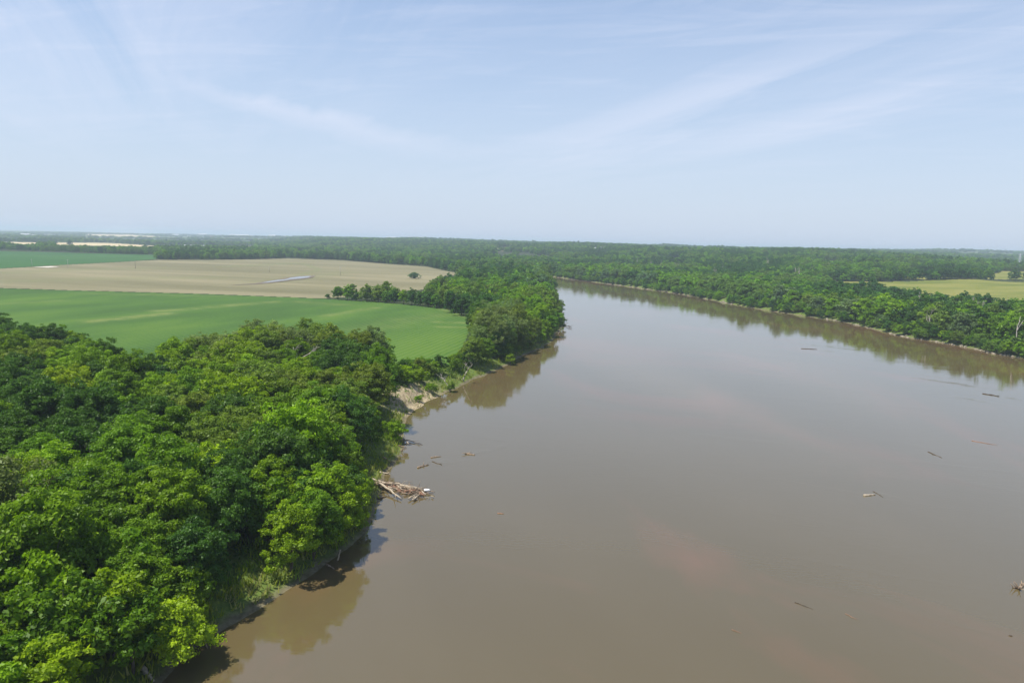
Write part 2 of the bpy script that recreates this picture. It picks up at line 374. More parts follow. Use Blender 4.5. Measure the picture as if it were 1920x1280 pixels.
near_pale = blob([([(170,603),(240,596),(310,588)], 6.5, .85), ([(300,583),(360,579)], 7, .7), ([(400,575),(480,569),(520,566)], 9, .5), ([(0,570),(110,564)], 7, .3),
                  ([(610,592),(660,584),(705,577)], 5, .5), ([(560,566),(640,572)], 10, .35), ([(822,604),(880,606)], 4.5, .6), ([(825,613),(878,614)], 3.5, .5), ([(830,580),(884,598)], 5, .4), ([(150,550),(420,556)], 7, .3),([(680,620),(760,600),(840,590)],14,.22)])
tan_pale = blob([([(0,528),(200,522),(400,520)], 30, .5), ([(420,500),(560,493)], 20, .7), ([(560,517),(600,505),(570,495),(500,490)], 7, .9), ([(640,510),(580,520),(480,530)], 22, .5), ([(0,512),(150,505),(300,502)], 25, .6)])
field('crop_field', NEARF, M['bean_crop'], .07, near_pale)
field('stubble_field', TAN, M['stubble'], .07, tan_pale)
field('crop_field', FARF, M['distant_crop'], .07)
for P_ in (STRAW, STRAW2, GLADE3): field('straw_field', P_, M['straw'], .3)
field('crop_field', FARG, M['distant_crop'], .3)
for P_ in (MEAD, MEAD2, MEAD3): field('meadow', P_, M['meadow_grass'], .1)
for P_ in (GLADE, GLADE2): field('meadow', P_, M['stubble'], .3)
gw = mesh_np('river', np.array([[-900,-900,0],[1100,-900,0],[1100,2500,0],[-1500,2500,0],[-900,600,0]]), np.array([[0,1,2],[0,2,3],[0,3,4]]), M['river_water'])
tag(link('river', gw), kind='structure')
def sheet(name, px, z, mt, n=None):
    P_ = gpl(px, z); me = D.meshes.new(name); me.from_pydata([(x, y, z) for x, y in P_], [], [tuple(range(len(P_)))]); me.materials.append(mt); me.update()
    o = link(name, me); tag(o, kind='structure'); return o
sheet('mud_patch', [(430,534.5),(478,531),(500,526.8),(520,523.8),(540,519.8),(560,517.3),(592,516.4),(586,520.3),(568,523.2),(545,525.7),(528,527.8),(505,530.8),(480,532.5)], LAND+.36, M['wet_mud'])
sheet('pond', [(490,530),(504,527.4),(520,524.9),(536,523.6),(545,520.6),(562,518.4),(584,517.3),(577,520),(563,521.8),(545,523.2),(536,525.2),(522,526.8),(505,529)], LAND+.40, M['pond_water'])
sheet('gravel_patch', [(62,500.5),(95,499),(112,500),(90,501.5)], LAND+.45, M['gravel'])

# ------------------------------------------------------------------ trees
def rnd(seed): return np.random.RandomState(seed)
def crown_mesh(name, seed, H, Rr, base, nclump, nleaf, leaf, shape=1.0, open_=0., clr=.33):
    """clumps of leaves spread over an uneven dome; unit metres"""
    rg = rnd(seed)
    d = rg.normal(size=(nclump*3, 3)); d /= np.linalg.norm(d, axis=1)[:,None]; d = d[d[:,2] > -.55][:nclump]
    k = len(d); az = np.arctan2(d[:,1], d[:,0])
    lob = 1+.17*np.sin(az*2+rg.rand()*6)+.13*np.sin(az*3+rg.rand()*6)+.08*np.sin(az*5+rg.rand()*6)
    rad = rg.uniform(.4, 1.0, k)**.55
    hz = (H-base)/2; ns = rg.randint(4, 7); sa = rg.uniform(0, 6.28)+np.arange(ns)*6.28/max(ns-1, 1); sr_ = rg.uniform(.3, .55, ns)*Rr; sr_[0] = 0
    scn = np.stack([np.cos(sa)*sr_, np.sin(sa)*sr_, base+hz*rg.uniform(.7, 1.22, ns)], 1); scn[0,2] = base+hz*1.12
    srd = Rr*rg.uniform(.42, .68, ns); wh = rg.randint(0, ns, k)
    C = scn[wh]+np.stack([d[:,0]*srd[wh]*rad*lob, d[:,1]*srd[wh]*rad*lob, d[:,2]*hz*.74*rad*shape], 1)
    cr = Rr*clr*rg.uniform(.6, 1.25, k)
    nl = (nleaf*rg.uniform(.6, 1.3, k)*(cr/(Rr*clr))**1.5).astype(int)+4
    idx = np.repeat(np.arange(k), nl); n = len(idx)
    q = rg.normal(size=(n, 3)); q[:,2] = q[:,2]*.85+.35; q += d[idx]*.55; q /= np.linalg.norm(q, axis=1)[:,None]
    rr = cr[idx]*(rg.uniform(.25, 1, n)**.5)*(1+(.13+open_*.22)*rg.normal(size=n))
    Pp = C[idx]+q*rr[:,None]*np.array([1,1,.66])
    nm = q*.8+rg.normal(size=(n, 3))*.7+np.array([0,0,.35]); nm /= np.linalg.norm(nm, axis=1)[:,None]
    t = np.cross(nm, rg.normal(size=(n, 3))); t /= np.linalg.norm(t, axis=1)[:,None]; b = np.cross(nm, t)
    s = leaf*rg.uniform(.55, 1.25, n)[:,None]
    v0 = Pp-t*s*.62; v1 = Pp+b*s*.34+nm*s*.08; v2 = Pp+t*s*.62; v3 = Pp-b*s*.34+nm*s*.08
    VV = np.stack([v0, v1, v2, v3], 1).reshape(-1, 3)
    FF = np.arange(n*4).reshape(-1, 4)
    ct = rg.uniform(0, 1, k); tone = np.clip(ct[idx]*.6+rg.uniform(0, .4, n), 0, 1)
    return mesh_np(name, VV, FF, M['leaf'], {'tone': np.repeat(tone, 4)}), C
def trunk_mesh(name, seed, H, Rr, base, C, mt, thick=.3, nl=9):
    rg = rnd(seed+500); mb = MB()
    lean = rg.uniform(-.06, .06, 2)
    tp = [np.array([0,0,-.8])]
    for i in range(1, 6): tp.append(np.array([lean[0]*H*i/5+rg.uniform(-.15,.15), lean[1]*H*i/5+rg.uniform(-.15,.15), H*.72*i/5]))
    mb.tube(tp, [thick*1.35, thick*.95, thick*.8, thick*.62, thick*.42, thick*.2], 7)
    for q in rg.permutation(len(C))[:nl]:
        e = C[q]; k = rg.randint(1, 4); s = tp[k]; mid = (s+e)/2+np.array([0,0,.06*H])*rg.uniform(-.2,1)
        mb.tube([s, s*.6+mid*.4+rg.uniform(-.1,.1,3), mid, e], [thick*.45, thick*.34, thick*.24, thick*.07], 5)
    return mb.mesh(name, mt)
def dead_mesh(name, seed, H, thick=.35, spread=.5, depth=3):
    rg = rnd(seed); mb = MB()
    def br(p, d, L_, r, lv):
        pts = [p]; n = 4; q = p.copy(); dd = d.copy()
        for i in range(n):
            dd = dd+rg.normal(size=3)*.13; dd /= np.linalg.norm(dd); q = q+dd*L_/n; pts.append(q.copy())
        mb.tube(pts, [r*(1-.16*i) for i in range(n+1)], 6 if lv == 0 else 4)
        if lv < depth:
            for i in range(rg.randint(3, 5) if lv == 0 else rg.randint(2, 4)):
                s = pts[rg.randint(2, n+1)] if lv == 0 else pts[rg.randint(1, n+1)]
                a = rg.uniform(0, 2*PI); nd = dd*.8+np.array([math.cos(a), math.sin(a), .35])*spread*1.3; nd /= np.linalg.norm(nd)
                br(s.copy(), nd, L_*rg.uniform(.4,.62), r*.5, lv+1)
    br(np.array([0,0,-.5]), np.array([rg.uniform(-.1,.1), rg.uniform(-.1,.1), 1.]), H*.62, thick, 0)
    return mb.mesh(name, M['pale_bark'])
KINDS = {}
def addkind(key, n, H, Rr, basef, nclump, nleaf, leaf, shape=1., open_=0., clr=.33, mt='bark', thick=.3, seed=1):
    lst = []
    for i in range(n):
        rg = rnd(seed*100+i); h = H*rg.uniform(.92,1.08); r = Rr*rg.uniform(.9,1.12)
        cm, C = crown_mesh(key+'_crown', seed*37+i, h, r, h*basef, nclump, nleaf, leaf, shape, open_, clr)
        tm = trunk_mesh(key+'_trunk', seed*37+i, h, r, h*basef, C, M[mt], thick, 12 if open_ else 8)
        lst.append((cm, tm))
    KINDS[key] = (H, Rr, lst)
addkind('broad', 9, 16, 6.6, -.02, 220, 108, .41, clr=.18, seed=1)
addkind('airy', 4, 18, 6.0, .1, 120, 72, .44, 1.0, .8, clr=.2, mt='pale_bark', thick=.34, seed=2)
addkind('young', 5, 9, 3.7, -.05, 80, 78, .38, clr=.25, thick=.16, seed=3)
addkind('lean', 1, 12.5, 5.4, .0, 150, 75, .44, 1.0, .8, clr=.19, thick=.26, seed=6)
addkind('shrub', 4, 3.6, 2.3, -.10, 26, 95, .30, clr=.38, thick=.08, seed=4)
addkind('far', 6, 17, 6.6, -.12, 95, 46, .9, clr=.23, seed=5)

TINT = {'bright green': (.185,.3,.006), 'mid green': (.122,.222,.008), 'dark green': (.062,.135,.014), 'olive green': (.15,.215,.022), 'yellow-green': (.26,.37,.01), 'grey-green': (.155,.215,.06)}
def gz1(x, y): return float(ground_z(np.array([x]), np.array([y]))[0])
def visible(x, y, z, m=40):
    px, py = proj(x, y, z); return (px > -m) & (px < 1920+m) & (py > -m) & (py < 1280+m) & (np.asarray(y) > 5)
rg = rnd(77)
SITES = []   # x,y,scale,kind,colour,zone
def hexsites(x0, x1, y0, y1, s, seed, jit=.36):
    r_ = rnd(seed); xs = np.arange(x0, x1, s); ys = np.arange(y0, y1, s*.866)
    X, Y = np.meshgrid(xs, ys); X = X+(np.arange(len(ys)) % 2)[:,None]*s/2
    X = X+r_.uniform(-jit, jit, X.shape)*s; Y = Y+r_.uniform(-jit, jit, X.shape)*s
    return X.ravel(), Y.ravel()
LS = LEFT_SIDE; LSx = np.interp
LEFTPOLY = np.vstack([LEFT_SIDE, [gp(480,478,LAND), (-3500,3500), (-3500,-700)]])
LOWSHR = gpl([(752,690),(862,672),(905,690),(905,735),(742,775),(738,720)], LAND)
GRASSB = [gpl([(668,905),(700,838),(770,820),(770,880),(700,930)], LAND*.6), gpl([(372,1207),(380,1085),(450,1045),(540,1050),(575,1092),(400,1207)], LAND*.6), gpl([(718,800),(716,740),(742,722),(800,715),(1010,655),(1010,700),(770,815)], LAND*.6)]
def blocked(x, y, mar=0.):
    b = np.zeros(np.shape(x), bool)
    for P_ in FIELDS:
        b |= inpoly(x, y, P_)
        if mar: b |= (dpoly(x, y, P_) < mar)
    return b
VISO = [[(0,545),(600,563),(830,580),(884,600),(876,630),(846,662),(748,658),(738,612),(690,602),(600,600),(545,590),(480,590),(430,606),(350,616),(320,632),(230,624),(190,604),(140,597),(0,597)],
 [(0,506),(290,490),(400,489),(550,487),(690,495),(800,503),(842,512),(805,519),(798,536),(760,540),(740,530),(720,522),(700,535),(640,524),(620,548),(0,538)],
 [(1550,529.5),(1640,529),(1700,529.5),(1920,530.5),(1920,551),(1850,551),(1830,544),(1800,546),(1740,541),(1700,535),(1640,535)],
 [(1680,514),(1780,515),(1777,519.5),(1700,520)],[(1852,516),(1880,510),(1920,510.5),(1920,518),(1862,520)],
 [(105,454),(200,455),(290,458.5),(290,461),(200,459.3),(105,457.3)],[(22,454),(68,454),(68,456),(22,455.5)],[(0,449),(70,450.5),(70,453),(0,452)],[(930,466.5),(955,466),(950,471),(935,471)],[(1112,468.5),(1138,468.5),(1138,471),(1112,471)],[(232,443.5),(295,445),(295,446.2),(240,445.6)]]
def hides(x, y, z, H, Rr):
    b = np.zeros(np.shape(x), bool)
    for f_ in (1.0, .8, .55):
        for g_ in (-.6, 0, .6):
            if f_ == 1.0 and g_: continue
            px_, py_ = proj(x, y, z+H*f_); r_ = np.hypot(x, y); px_ = px_+g_*Rr/r_*F
            for P_ in VISO: b |= inpoly(px_, py_, P_)
    return b
def colour_at(x, y, r_, w):
    ks = list(TINT); return ks[r_.choice(len(ks), p=w)]
# near wood and wooded point
X, Y = hexsites(-420, 420, -60, 700, 8.4, 5)
d = rdist(X, Y); m = inpoly(X, Y, LEFTPOLY) & (d > 3.6) & ~blocked(X, Y, 3.0)
for P_ in GRASSB: m &= ~inpoly(X, Y, P_)
m &= ~inpoly(X, Y, LOWSHR)
X, Y, d = X[m], Y[m], d[m]
cn = fbm(X/26., Y/26., 91, 3)
for x, y, dd, c in zip(X, Y, d, cn):
    r = math.hypot(x, y); u = rg.rand()
    px_, py_ = proj(x, y, 12.)
    ex = float(dpoly(np.array([x]), np.array([y]), NEARF)[0])
    if r > 700: continue
    kind = 'broad'; s = rg.uniform(.72, 1.12)
    if dd < 5.5: kind = 'young'; s = rg.uniform(.85, 1.3)
    elif dd < 9: kind = 'young' if u < .5 else 'broad'; s = rg.uniform(1.0, 1.5) if kind == 'young' else .72
    elif u < .12: kind = 'young'; s = rg.uniform(1.1, 1.5)
    if ex < 26 and r < 400 and u < .72 and px_ > 340: kind = 'airy'; s = rg.uniform(.85, 1.05)
    if ex < 18 and 190 < px_ < 345: kind = 'young'; s = 1.1
    if r > 420 and kind == 'broad': kind = 'far' if u > .12 or dd < 25 else 'airy'; s = rg.uniform(.7, 1.0)
    v = c+rg.uniform(-.13, .13)
    col = 'dark green' if v < .4 else 'mid green' if v < .52 else 'bright green' if v < .63 else 'olive green'
    if kind == 'airy': col = 'grey-green' if u < .5 else 'olive green'
    if rg.rand() < .006: col = 'yellow-green'
    SITES.append([x, y, s, kind, col, ''])
X, Y = hexsites(-130, 20, 20, 175, 6.4, 6); d = rdist(X, Y); m = inpoly(X, Y, LEFTPOLY) & (d > 3) & (d < 17)
for P_ in GRASSB: m &= ~inpoly(X, Y, P_)
for x, y, c in zip(X[m], Y[m], fbm(X[m]/26., Y[m]/26., 91, 3)): SITES.append([x, y, rg.uniform(.9, 1.45), 'young', 'dark green' if c < .42 else 'mid green' if c < .54 else 'bright green', ''])
# low shrubs by the eroded bank
X, Y = hexsites(-100, 60, 150, 330, 5.6, 9, .4); d = rdist(X, Y); m = inpoly(X, Y, LOWSHR) & (d > 7.5)
for x, y in zip(X[m], Y[m]):
    if rg.rand() < .93: SITES.append([x, y, rg.uniform(.62, .92), 'young', ['mid green','olive green','bright green','dark green'][rg.randint(4)], 'eroded'])
def put(px, py, s, kind, col, zone, z=LAND):
    p = cast(px, py) if (zone.startswith('S:') and py > 640) else gp(px, py, z); SITES.append([p[0], p[1], s, kind, col, zone])
# hand-placed ones
put(322, 1240, .78, 'lean', 'yellow-green', 'S:yellow-green young tree leaning over the river at the lower left', 1.5)
put(738, 826, .72, 'young', 'bright green', 'S:round bright green bush beside bleached driftwood at the grassy river edge', 1.5)
put(957, 684, .62, 'young', 'bright green', 'S:low bright green tree overhanging the river below the wooded point', 1.)
put(845, 735, .5, 'young', 'olive green', 'S:small olive tree standing alone on the eroded grassy bank', 2.)
put(786, 755, .7, 'shrub', 'bright green', 'S:tiny bright green shrub rooted in the bare sandy bank', 2.)
put(805, 738, .9, 'shrub', 'mid green', 'S:dark little shrub at the top of the sandy bank', 3.)
p_ = gp(130, 795, LAND); SITES.append([p_[0], p_[1], 1.0, 'broad', 'yellow-green', 'S:yellow-leaved tree inside the near wood at the left'])
p_ = gp(28, 1075, LAND); SITES.append([p_[0], p_[1], 1.02, 'airy', 'grey-green', 'S:pale grey-green open-crowned tree at the left edge of the near wood'])
put(668, 958, .8, 'young', 'yellow-green', 'S:pale yellow-green tree beside the driftwood jam', 2.5)
put(678, 930, .7, 'young', 'bright green', 'S:bright green young tree at the foot of the driftwood jam', 2.5)
for px, py, s, k, c in [(662,992,.82,'broad','bright green'),(628,1022,.8,'broad','bright green'),(590,1048,.85,'broad','mid green'),(545,1072,.78,'broad','bright green'),(695,932,.75,'broad','bright green'),(648,965,.85,'broad','mid green'),
        (600,1005,.9,'broad','bright green'),(345,1200,.9,'young','bright green'),(250,1262,1.1,'young','mid green'),(215,1235,1.3,'young','bright green'),
        (888,688,.75,'broad','olive green'),(908,680,.8,'broad','mid green'),(930,672,.8,'broad','dark green'),(903,662,.85,'broad','mid green'),(950,664,.75,'broad','olive green'),(880,668,.7,'broad','dark green'),(975,654,.75,'broad','mid green'),(1000,644,.8,'broad','olive green'),(1030,628,.8,'broad','mid green')]:
    p = cast(px, py); SITES.append([p[0], p[1], s, k, c, ''])
for i, (px, py, s, k, c) in enumerate([(634,561,.78,'far','mid green'),(652,563,.7,'far','bright green'),(668,564,.5,'far','dark green'),(688,565,.84,'far','olive green'),(710,566,.9,'far','olive green'),(724,568,.62,'far','mid green'),(740,569,.68,'far','dark green'),
        (757,571,.66,'far','bright green'),(772,572,.74,'far','dark green'),(788,574,.7,'far','dark green'),(803,576,.72,'far','dark green'),(818,578,.66,'far','mid green'),(826,562,1.25,'far','grey-green'),(846,586,.95,'far','dark green'),(866,592,.9,'far','dark green')]):
    put(px, py, s, k, c, 'hedge')
put(1815, 575, 1.5, 'young', 'dark green', 'S:dark green tree standing alone at the front of the far meadow', 6.)
put(1868, 519, 1., 'young', 'dark green', 'S:small dark round tree on the upper far meadow', 10.)
put(776, 522, 1.15, 'broad', 'grey-green', 'S:lone grey-green bush out in the tan stubble field')
put(615, 559, 1.0, 'shrub', 'dark green', 'S:small dark bush at the left end of the hedge row')
# shrubs knitting the trees to both waterlines
X, Y = hexsites(-120, 900, 60, 1250, 4.4, 61, .45); d = rdist(X, Y); r = np.hypot(X, Y); lft = inpoly(X, Y, LEFTPOLY)
pxs, pys = proj(X, Y, 1.)
m = (d > np.where(lft, 2.6, .5)) & (d < 8.5) & (lft & (r > 285) | ~lft) & (pxs > -100) & (pxs < 2150) & (Y > 0) & (fbm(X/25., Y/25., 101, 2) > np.where(lft, .3, .24))
for x, y, dd, l_ in zip(X[m], Y[m], d[m], lft[m]):
    if rg.rand() < .9: k = 'young' if dd > 3.6 and rg.rand() < .75 else 'shrub'; SITES.append([x, y, rg.uniform(.5, .95)*(1 if l_ else 1.2), k, ['mid green','olive green','bright green','dark green'][rg.randint(4)], 'fringe'])
# right bank and everything beyond
SP = {}
def far_sites(x0, x1, y0, y1, s, seed, rmin, rmax, cond):
    X, Y = hexsites(x0, x1, y0, y1, s, seed, .42); r = np.hypot(X, Y); m = (r > rmin) & (r < rmax) & (np.arctan2(X, Y) < 0.86) & (np.arctan2(X, Y) > -0.78) & (Y > 0)
    X, Y = X[m], Y[m]; d = rdist(X, Y); m = (d > 4.5) & cond(X, Y, d) & ~blocked(X, Y, 1.0); return X[m], Y[m], d[m]
inL = lambda x, y: inpoly(x, y, LEFTPOLY)
def wooded(x, y):     # land beyond the river
    az = np.arctan2(x, y); return az > -.36
TL1 = gpl([(-900,447),(0,468.5),(292,478.5),(292,487),(400,487),(470,486),(540,484),(640,487),(720,494),(800,499),(862,512),(880,545),(900,500),(860,490),(500,462),(0,459),(-900,436)], LAND)
rb = []
X, Y, d = far_sites(-300, 1400, 200, 1500, 10.5, 41, 300, 1150, lambda x, y, d: ~inL(x, y))
for x, y, dd in zip(X, Y, d): rb.append((x, y, dd, 1.0))
X, Y, d = far_sites(-900, 2300, 700, 2400, 12.5, 42, 1150, 2200, lambda x, y, d: (~inL(x, y) | inpoly(x, y, TL1)) & (wooded(x, y) | inpoly(x, y, TL1)) & ~((fbm(x/120.,y/120.,64,2) > .66)))
for x, y, dd in zip(X, Y, d): rb.append((x, y, dd, 1.0))
X, Y, d = far_sites(-2600, 200, 400, 2600, 13.5, 43, 600, 2600, lambda x, y, d: inL(x, y) & (inpoly(x, y, TL1) | ((np.hypot(x, y) > 640) & (np.arctan2(x, y) > -.08) & ~inpoly(x, y, TL1))))
for x, y, dd in zip(X, Y, d): rb.append((x, y, dd, .85))
X, Y, d = far_sites(-1500, 4000, 1400, 4400, 21, 44, 2200, 4400, lambda x, y, d: wooded(x, y) & (fbm(x/300., y/300., 65, 3) > .36))
for x, y, dd in zip(X, Y, d): rb.append((x, y, dd, 1.25))
X, Y, d = far_sites(-3600, -300, 1200, 4400, 24, 45, 1900, 4400, lambda x, y, d: ~wooded(x, y) & ~inpoly(x, y, TL1) & (((fbm(x/700.+3, y/260., 66, 3) > .5)) | (dpoly(x, y, STRAW) < 60)))
for x, y, dd in zip(X, Y, d): rb.append((x, y, dd, 1.1))
X, Y, d = far_sites(-8000, 8000, 3000, 9500, 60, 46, 4400, 9500, lambda x, y, d: (fbm(x/900., y/420., 67, 3) > .47))
for x, y, dd in zip(X, Y, d): rb.append((x, y, dd, 2.4))
RBX = np.array([q[0] for q in rb]); RBY = np.array([q[1] for q in rb]); RN = fbm(RBX/70., RBY/70., 51, 3)
for (x, y, dd, sc), c in zip(rb, RN):
    r = math.hypot(x, y); u = rg.rand(); v = (c-.5)*1.4+.5+rg.uniform(-.2, .2)
    edge = dd < 24 and r < 1500 and x > 0
    col = 'dark green' if v < .47 else 'mid green' if v < .6 else 'bright green' if v < .68 else 'olive green'
    if edge and u < .5: col = 'olive green' if u < .2 else 'grey-green' if u < .35 else 'bright green'
    kind = 'far'; s = rg.uniform(.68, 1.2)*sc
    if dd < 7 and r < 900: kind = 'young'; s = rg.uniform(.9, 1.5)
    elif dd < 45 and r < 1200 and u < .6: s = rg.uniform(1.0, 1.4)
    elif u < .12: s *= 1.3
    elif u > .85: s *= .75
    if r < 900 and dd > 240: s *= .8
    SITES.append([x, y, s, kind, col, ''])
_x = np.array([s[0] for s in SITES]); _y = np.array([s[1] for s in SITES]); _z = ground_z(_x, _y)
BANKV = [(738,738),(728,790),(680,835),(668,880),(672,902),(688,940),(684,972),(650,1010),(606,1058),(560,1078),(480,1078),(415,1104),(396,1165),(385,1210),(352,1262),(345,1320),(1100,1320),(1100,690),(1062,640),(1062,560),(1300,560),(1300,1000),(1090,700),(985,680),(940,702),(860,722),(800,716)]
def over_bank(x, y, z, H, Rr):
    b = np.zeros(np.shape(x), bool)
    for f_ in (1.0, .75, .45):
        for g_ in (-.7, 0, .7):
            if f_ == 1.0 and g_: continue
            px_, py_ = proj(x, y, z+H*f_); b |= inpoly(px_+g_*Rr/np.hypot(x, y)*F, py_, BANKV)
    return b
out_ = []
near_ = np.hypot(_x, _y) < 420; lft_ = inpoly(_x, _y, LEFTPOLY)
Hk = lambda s: KINDS[s[3]][0]; Rk = lambda s: KINDS[s[3]][1]
_hd = hides(_x, _y, _z, np.array([Hk(s)*min(s[2], 1.6) for s in SITES]), np.array([Rk(s)*s[2] for s in SITES]))
_ob = np.zeros(len(SITES), bool); q_ = near_ & lft_
_ob[q_] = over_bank(_x[q_], _y[q_], _z[q_], np.array([Hk(s)*s[2] for s, k in zip(SITES, q_) if k]), np.array([Rk(s)*s[2] for s, k in zip(SITES, q_) if k]))
for s_, h_, o_, zz in zip(SITES, _hd, _ob, _z):
    if s_[5].startswith('S:') or s_[5] == 'hedge': out_.append(s_); continue
    if h_: continue
    if o_:
        ok = False
        for kk, f_ in (('same', .8), ('young', 1.15), ('young', .85), ('young', .6), ('shrub', 1.)):
            t_ = list(s_)
            if kk == 'same': t_[2] = s_[2]*f_
            else: t_[3] = kk; t_[2] = f_
            if not over_bank(np.array([t_[0]]), np.array([t_[1]]), zz, Hk(t_)*t_[2], Rk(t_)*t_[2])[0]: ok = True; break
        if not ok: continue
        s_ = t_
    out_.append(s_)
SITES = out_
SX = np.array([s[0] for s in SITES]); SY = np.array([s[1] for s in SITES]); SZ = ground_z(SX, SY)
HH = np.array([KINDS[s[3]][0]*s[2] for s in SITES]); RD = np.array([KINDS[s[3]][1]*s[2] for s in SITES]); SR = np.hypot(SX, SY)
print('sites', len(SITES))
hero = np.array([s[5].startswith('S:') or s[5] == 'hedge' for s in SITES])
PX, PY = proj(SX, SY, SZ+HH*.7)
vis = visible(SX, SY, SZ+HH*.75, 25)
score = np.where(vis, RD/SR, 0)+hero*10
order = np.argsort(-score)
NIND = 296
ind = [i for i in order[:NIND] if score[i] > 0]; indset = set(ind)
def ordn(k): return ['first','second','third','fourth','fifth','sixth','seventh','eighth','ninth','tenth','eleventh','twelfth'][k] if k < 12 else str(k+1)+'th'
def zone_of(i):
    x, y, s, k, c, z = SITES[i]; r = SR[i]; d_ = float(rdist(np.array([x]), np.array([y]))[0]); left = bool(inL(np.array([x]), np.array([y]))[0]); f = float(dpoly(np.array([x]), np.array([y]), NEARF)[0])
    if z == 'hedge': return 'hedge between green and tan fields', 'hedge trees between the two fields'
    if z == 'eroded': return 'the scrub above the sandy bank', 'scrub trees above the eroded bank'
    if not left: return ('the waterside row of far bank', 'trees lining the far bank') if d_ < 20 else ('far wood behind the waterside row', 'trees of the far wood')
    if SY[i] > 225 and PX[i] > 800:
        if r < 330: return 'the near half of the wooded point', 'trees on the wooded point'
        if r < 480: return 'the middle of the wooded point', 'trees on the wooded point'
        return 'the far end of the wooded point', 'trees on the wooded point'
    if f < 28 and PX[i] < 800: return 'near wood edge against green field', 'trees along the field edge of the near wood'
    if d_ < 15: return ('the lower left riverbank fringe', 'trees along the near riverbank') if r < 150 else ('riverbank fringe above the driftwood jam', 'trees along the near riverbank')
    b = int(min(5, (r-80)//30)) if r > 80 else 0
    nm = ['nearest rows of near wood','the second belt of the near wood','the third belt of the near wood','the middle belt of the near wood','the fifth belt of the near wood','the rear belt of the near wood'][b]
    return nm, 'trees of the near wood'
KW = {'broad': 'broad tree', 'far': 'broad tree', 'airy': 'open-crowned tree', 'young': 'young tree', 'lean': 'young tree', 'shrub': 'shrub'}
NMK = {'broad': 'broadleaf_tree', 'far': 'broadleaf_tree', 'airy': 'cottonwood_tree', 'young': 'young_tree', 'lean': 'young_tree', 'shrub': 'shrub'}
groups = {}
for i in ind:
    s = SITES[i]
    if s[5].startswith('S:'): groups.setdefault(('S', s[5]), []).append(i)
    else: groups.setdefault((zone_of(i), s[4], KW[s[3]]), []).append(i)
LBL = {}
for k, mem in groups.items():
    if k[0] == 'S': LBL[mem[0]] = (k[1][2:], None); continue
    (zn, gr), col, kw = k; mem.sort(key=lambda i: PX[i]); n = len(mem)
    for j, i in enumerate(mem):
        if n == 1: t = f'the only {col} {kw} in {zn}'
        elif j == n-1: t = f'rightmost {col} {kw} in {zn}'
        elif j == 0: t = f'leftmost {col} {kw} in {zn}'
        else: t = f'{ordn(j)} {col} {kw} from the left in {zn}'
        LBL[i] = (t, gr)
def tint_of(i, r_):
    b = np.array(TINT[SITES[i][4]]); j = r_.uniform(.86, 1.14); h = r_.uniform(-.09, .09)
    if SR[i] > 600: b = b*np.array([.8, 1., 1.5])  # haze painted into the leaf colour: less red, more blue with distance
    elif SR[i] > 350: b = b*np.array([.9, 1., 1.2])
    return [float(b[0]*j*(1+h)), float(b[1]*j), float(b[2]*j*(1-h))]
tr = rnd(5); VC = {}
for i in ind:
    x, y, s, k, c, z = SITES[i]; var = KINDS[k][2]; VC[k] = VC.get(k, -1)+1; cm, tm = var[VC[k] % len(var)]
    sz = s*tr.uniform(.92, 1.1)
    root = empty(NMK[k], (x, y, float(SZ[i])-.1), tr.uniform(0, 2*PI), (s, s, sz))
    lb, gr = LBL[i]; tag(root, lb, 'shrub' if k == 'shrub' else 'tree', gr)
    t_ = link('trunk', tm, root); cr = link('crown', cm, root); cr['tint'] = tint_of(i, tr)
    if 'out in the tan stubble' in lb: root.scale = (s, s, s*.55); root.location.z -= 1.5
    if 'leaning over the river' in lb: root.rotation_euler = (math.radians(6), math.radians(14), 0); 
